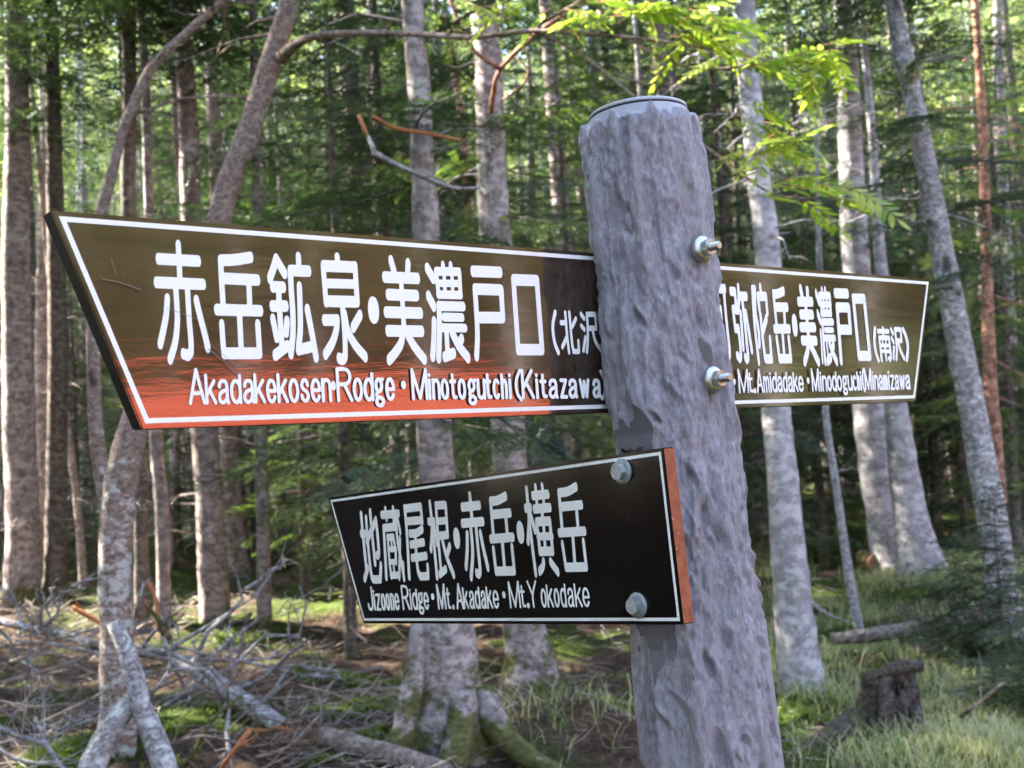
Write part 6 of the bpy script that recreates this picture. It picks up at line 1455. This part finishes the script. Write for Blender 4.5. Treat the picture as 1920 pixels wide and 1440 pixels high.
rg = np.random.default_rng(12)
pts = []
for k in range(3400):                                   # sunward side of the signpost
    x, y = rg.uniform(-34, 0), rg.uniform(-19, 34)
    if x > -.47 * y - 1.2 and y > 0 or x > -2.4 and y > -7: continue
    if any(abs((x - g_[0]) * SUN_DIR[1] - (y - g_[1]) * SUN_DIR[0]) < 2.1 for g_ in sunny): continue
    if x * x + y * y < 3.0 ** 2: continue
    if any((x - a) ** 2 + (y - b_) ** 2 < 1.9 ** 2 for a, b_, _ in pts): continue
    pts.append((x, y, rg.uniform(.8, 1.15)))
for q in ((1560, 1400), (1700, 1400), (1850, 1400), (1650, 1250), (1100, 1380), (960, 1390), (1800, 1280), (1500, 1150)):  # unseen firs added on the sun's path to shade the middle and right ground
    g_ = ground_at(*q)
    for t_, s_ in ((10.5, 1.0),):
        x, y = g_[0] + SUN_DIR[0] * t_, g_[1] + SUN_DIR[1] * t_
        if x < -.47 * y - 1.0 and not any((x - a) ** 2 + (y - b_) ** 2 < 1.0 for a, b_, _ in pts): pts.append((x, y, s_))
for q in ((60, 1300), (300, 1400), (450, 1330), (560, 1420), (150, 1250)):  # more unseen firs added to keep the sun off the left ground
    g_ = ground_at(*q); x, y = g_[0] + SUN_DIR[0] * 10, g_[1] + SUN_DIR[1] * 10
    if x < -.47 * y - 1.0 and not any((x - a) ** 2 + (y - b_) ** 2 < 1.0 for a, b_, _ in pts): pts.append((x, y, 1.0))
for t_ in (6.5, 9, 11.5, 14):  # firs added out of view to keep the sun off the signpost
    pts.append((.1 + SUN_DIR[0] * t_, 1.4 + SUN_DIR[1] * t_, 1.0)); pts.append((-.35 + SUN_DIR[0] * t_, 1.0 + SUN_DIR[1] * t_, 1.0))
far_wood('side_wood', pts, 'tall unseen firs on the sunny side of the signpost, some added for shade', 1)
pts = []
for k in range(2600):                                   # far side of the clearing
    a = rg.uniform(-1.75, .62); r = rg.uniform(30, 47)
    x, y = r * math.cos(a), r * math.sin(a)
    if any((x - p_) ** 2 + (y - q_) ** 2 < 2.0 ** 2 for p_, q_, _ in pts): continue
    pts.append((x, y, rg.uniform(1.0, 1.5)))
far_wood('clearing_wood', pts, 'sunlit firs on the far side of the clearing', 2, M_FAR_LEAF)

pts = []
for k in range(1500):                                   # the wooded slope beyond the wood
    y = rg.uniform(40, 78); x = rg.uniform(-.5 * y - 8, .5 * y + 8)
    if any((x - p_) ** 2 + (y - q_) ** 2 < 2.6 ** 2 for p_, q_, _ in pts): continue
    pts.append((x, y, rg.uniform(1.1, 1.7)))
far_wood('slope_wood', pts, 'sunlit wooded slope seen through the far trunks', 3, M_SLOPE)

hut = empty('mountain_hut', (25.5, -8.2, float(gz(25.5, -8.2)[0])), 'low mountain hut with red boarded walls and red roof across the clearing', 'hut')
hut.rotation_euler = (0, 0, math.radians(-43))
M_HUT = simple('red_boards', (0.43, 0.078, 0.045), .7, 0, .3, .25, 3)
mb = MB()
def boxm(mb, x0, x1, y0, y1, z0, z1, mat=0):
    V = [(x, y, z) for z in (z0, z1) for x, y in ((x0, y0), (x1, y0), (x1, y1), (x0, y1))]
    mb.add(V, Q=[(3, 2, 1, 0), (4, 5, 6, 7), (0, 1, 5, 4), (1, 2, 6, 5), (2, 3, 7, 6), (3, 0, 4, 7)], mat=mat)
boxm(mb, 0, 5, -7.5, 6.5, -.3, 3.1)
for k in range(28):
    boxm(mb, -.025, 0.0, -7.5 + k * .5 + .02, -7.5 + k * .5 + .46, 0, 3.08)
mb.build('wall', M_HUT, hut, smooth=False)
mb = MB()
V = [(-.6, -8, 2.95), (-.6, 7, 2.95), (2.5, 7, 4.7), (2.5, -8, 4.7), (5.6, -8, 2.95), (5.6, 7, 2.95)]
V += [(a_, b_, c_ + .12) for a_, b_, c_ in V]
mb.add(V, Q=[(6, 9, 8, 7), (9, 10, 11, 8), (0, 1, 2, 3), (3, 2, 5, 4), (0, 6, 7, 1), (4, 5, 11, 10), (0, 3, 9, 6), (3, 4, 10, 9), (1, 7, 8, 2), (2, 8, 11, 5)])
mb.build('roof', simple('red_roof', (0.43, 0.075, 0.042), .5, 0, .4, .2, 2), hut, smooth=False)
for yy in (-4.5, 3.5):
    mb = MB(); boxm(mb, -.07, -.03, yy - .6, yy + .6, 1.0, 2.1)
    wd = mb.build('window', simple('hut_window', (.03, .035, .04), .1), hut, smooth=False)
mb = MB(); boxm(mb, -.07, -.03, -.6, .4, 0, 2.05)
mb.build('door', simple('hut_door', (.20, .10, .05), .6), hut, smooth=False)
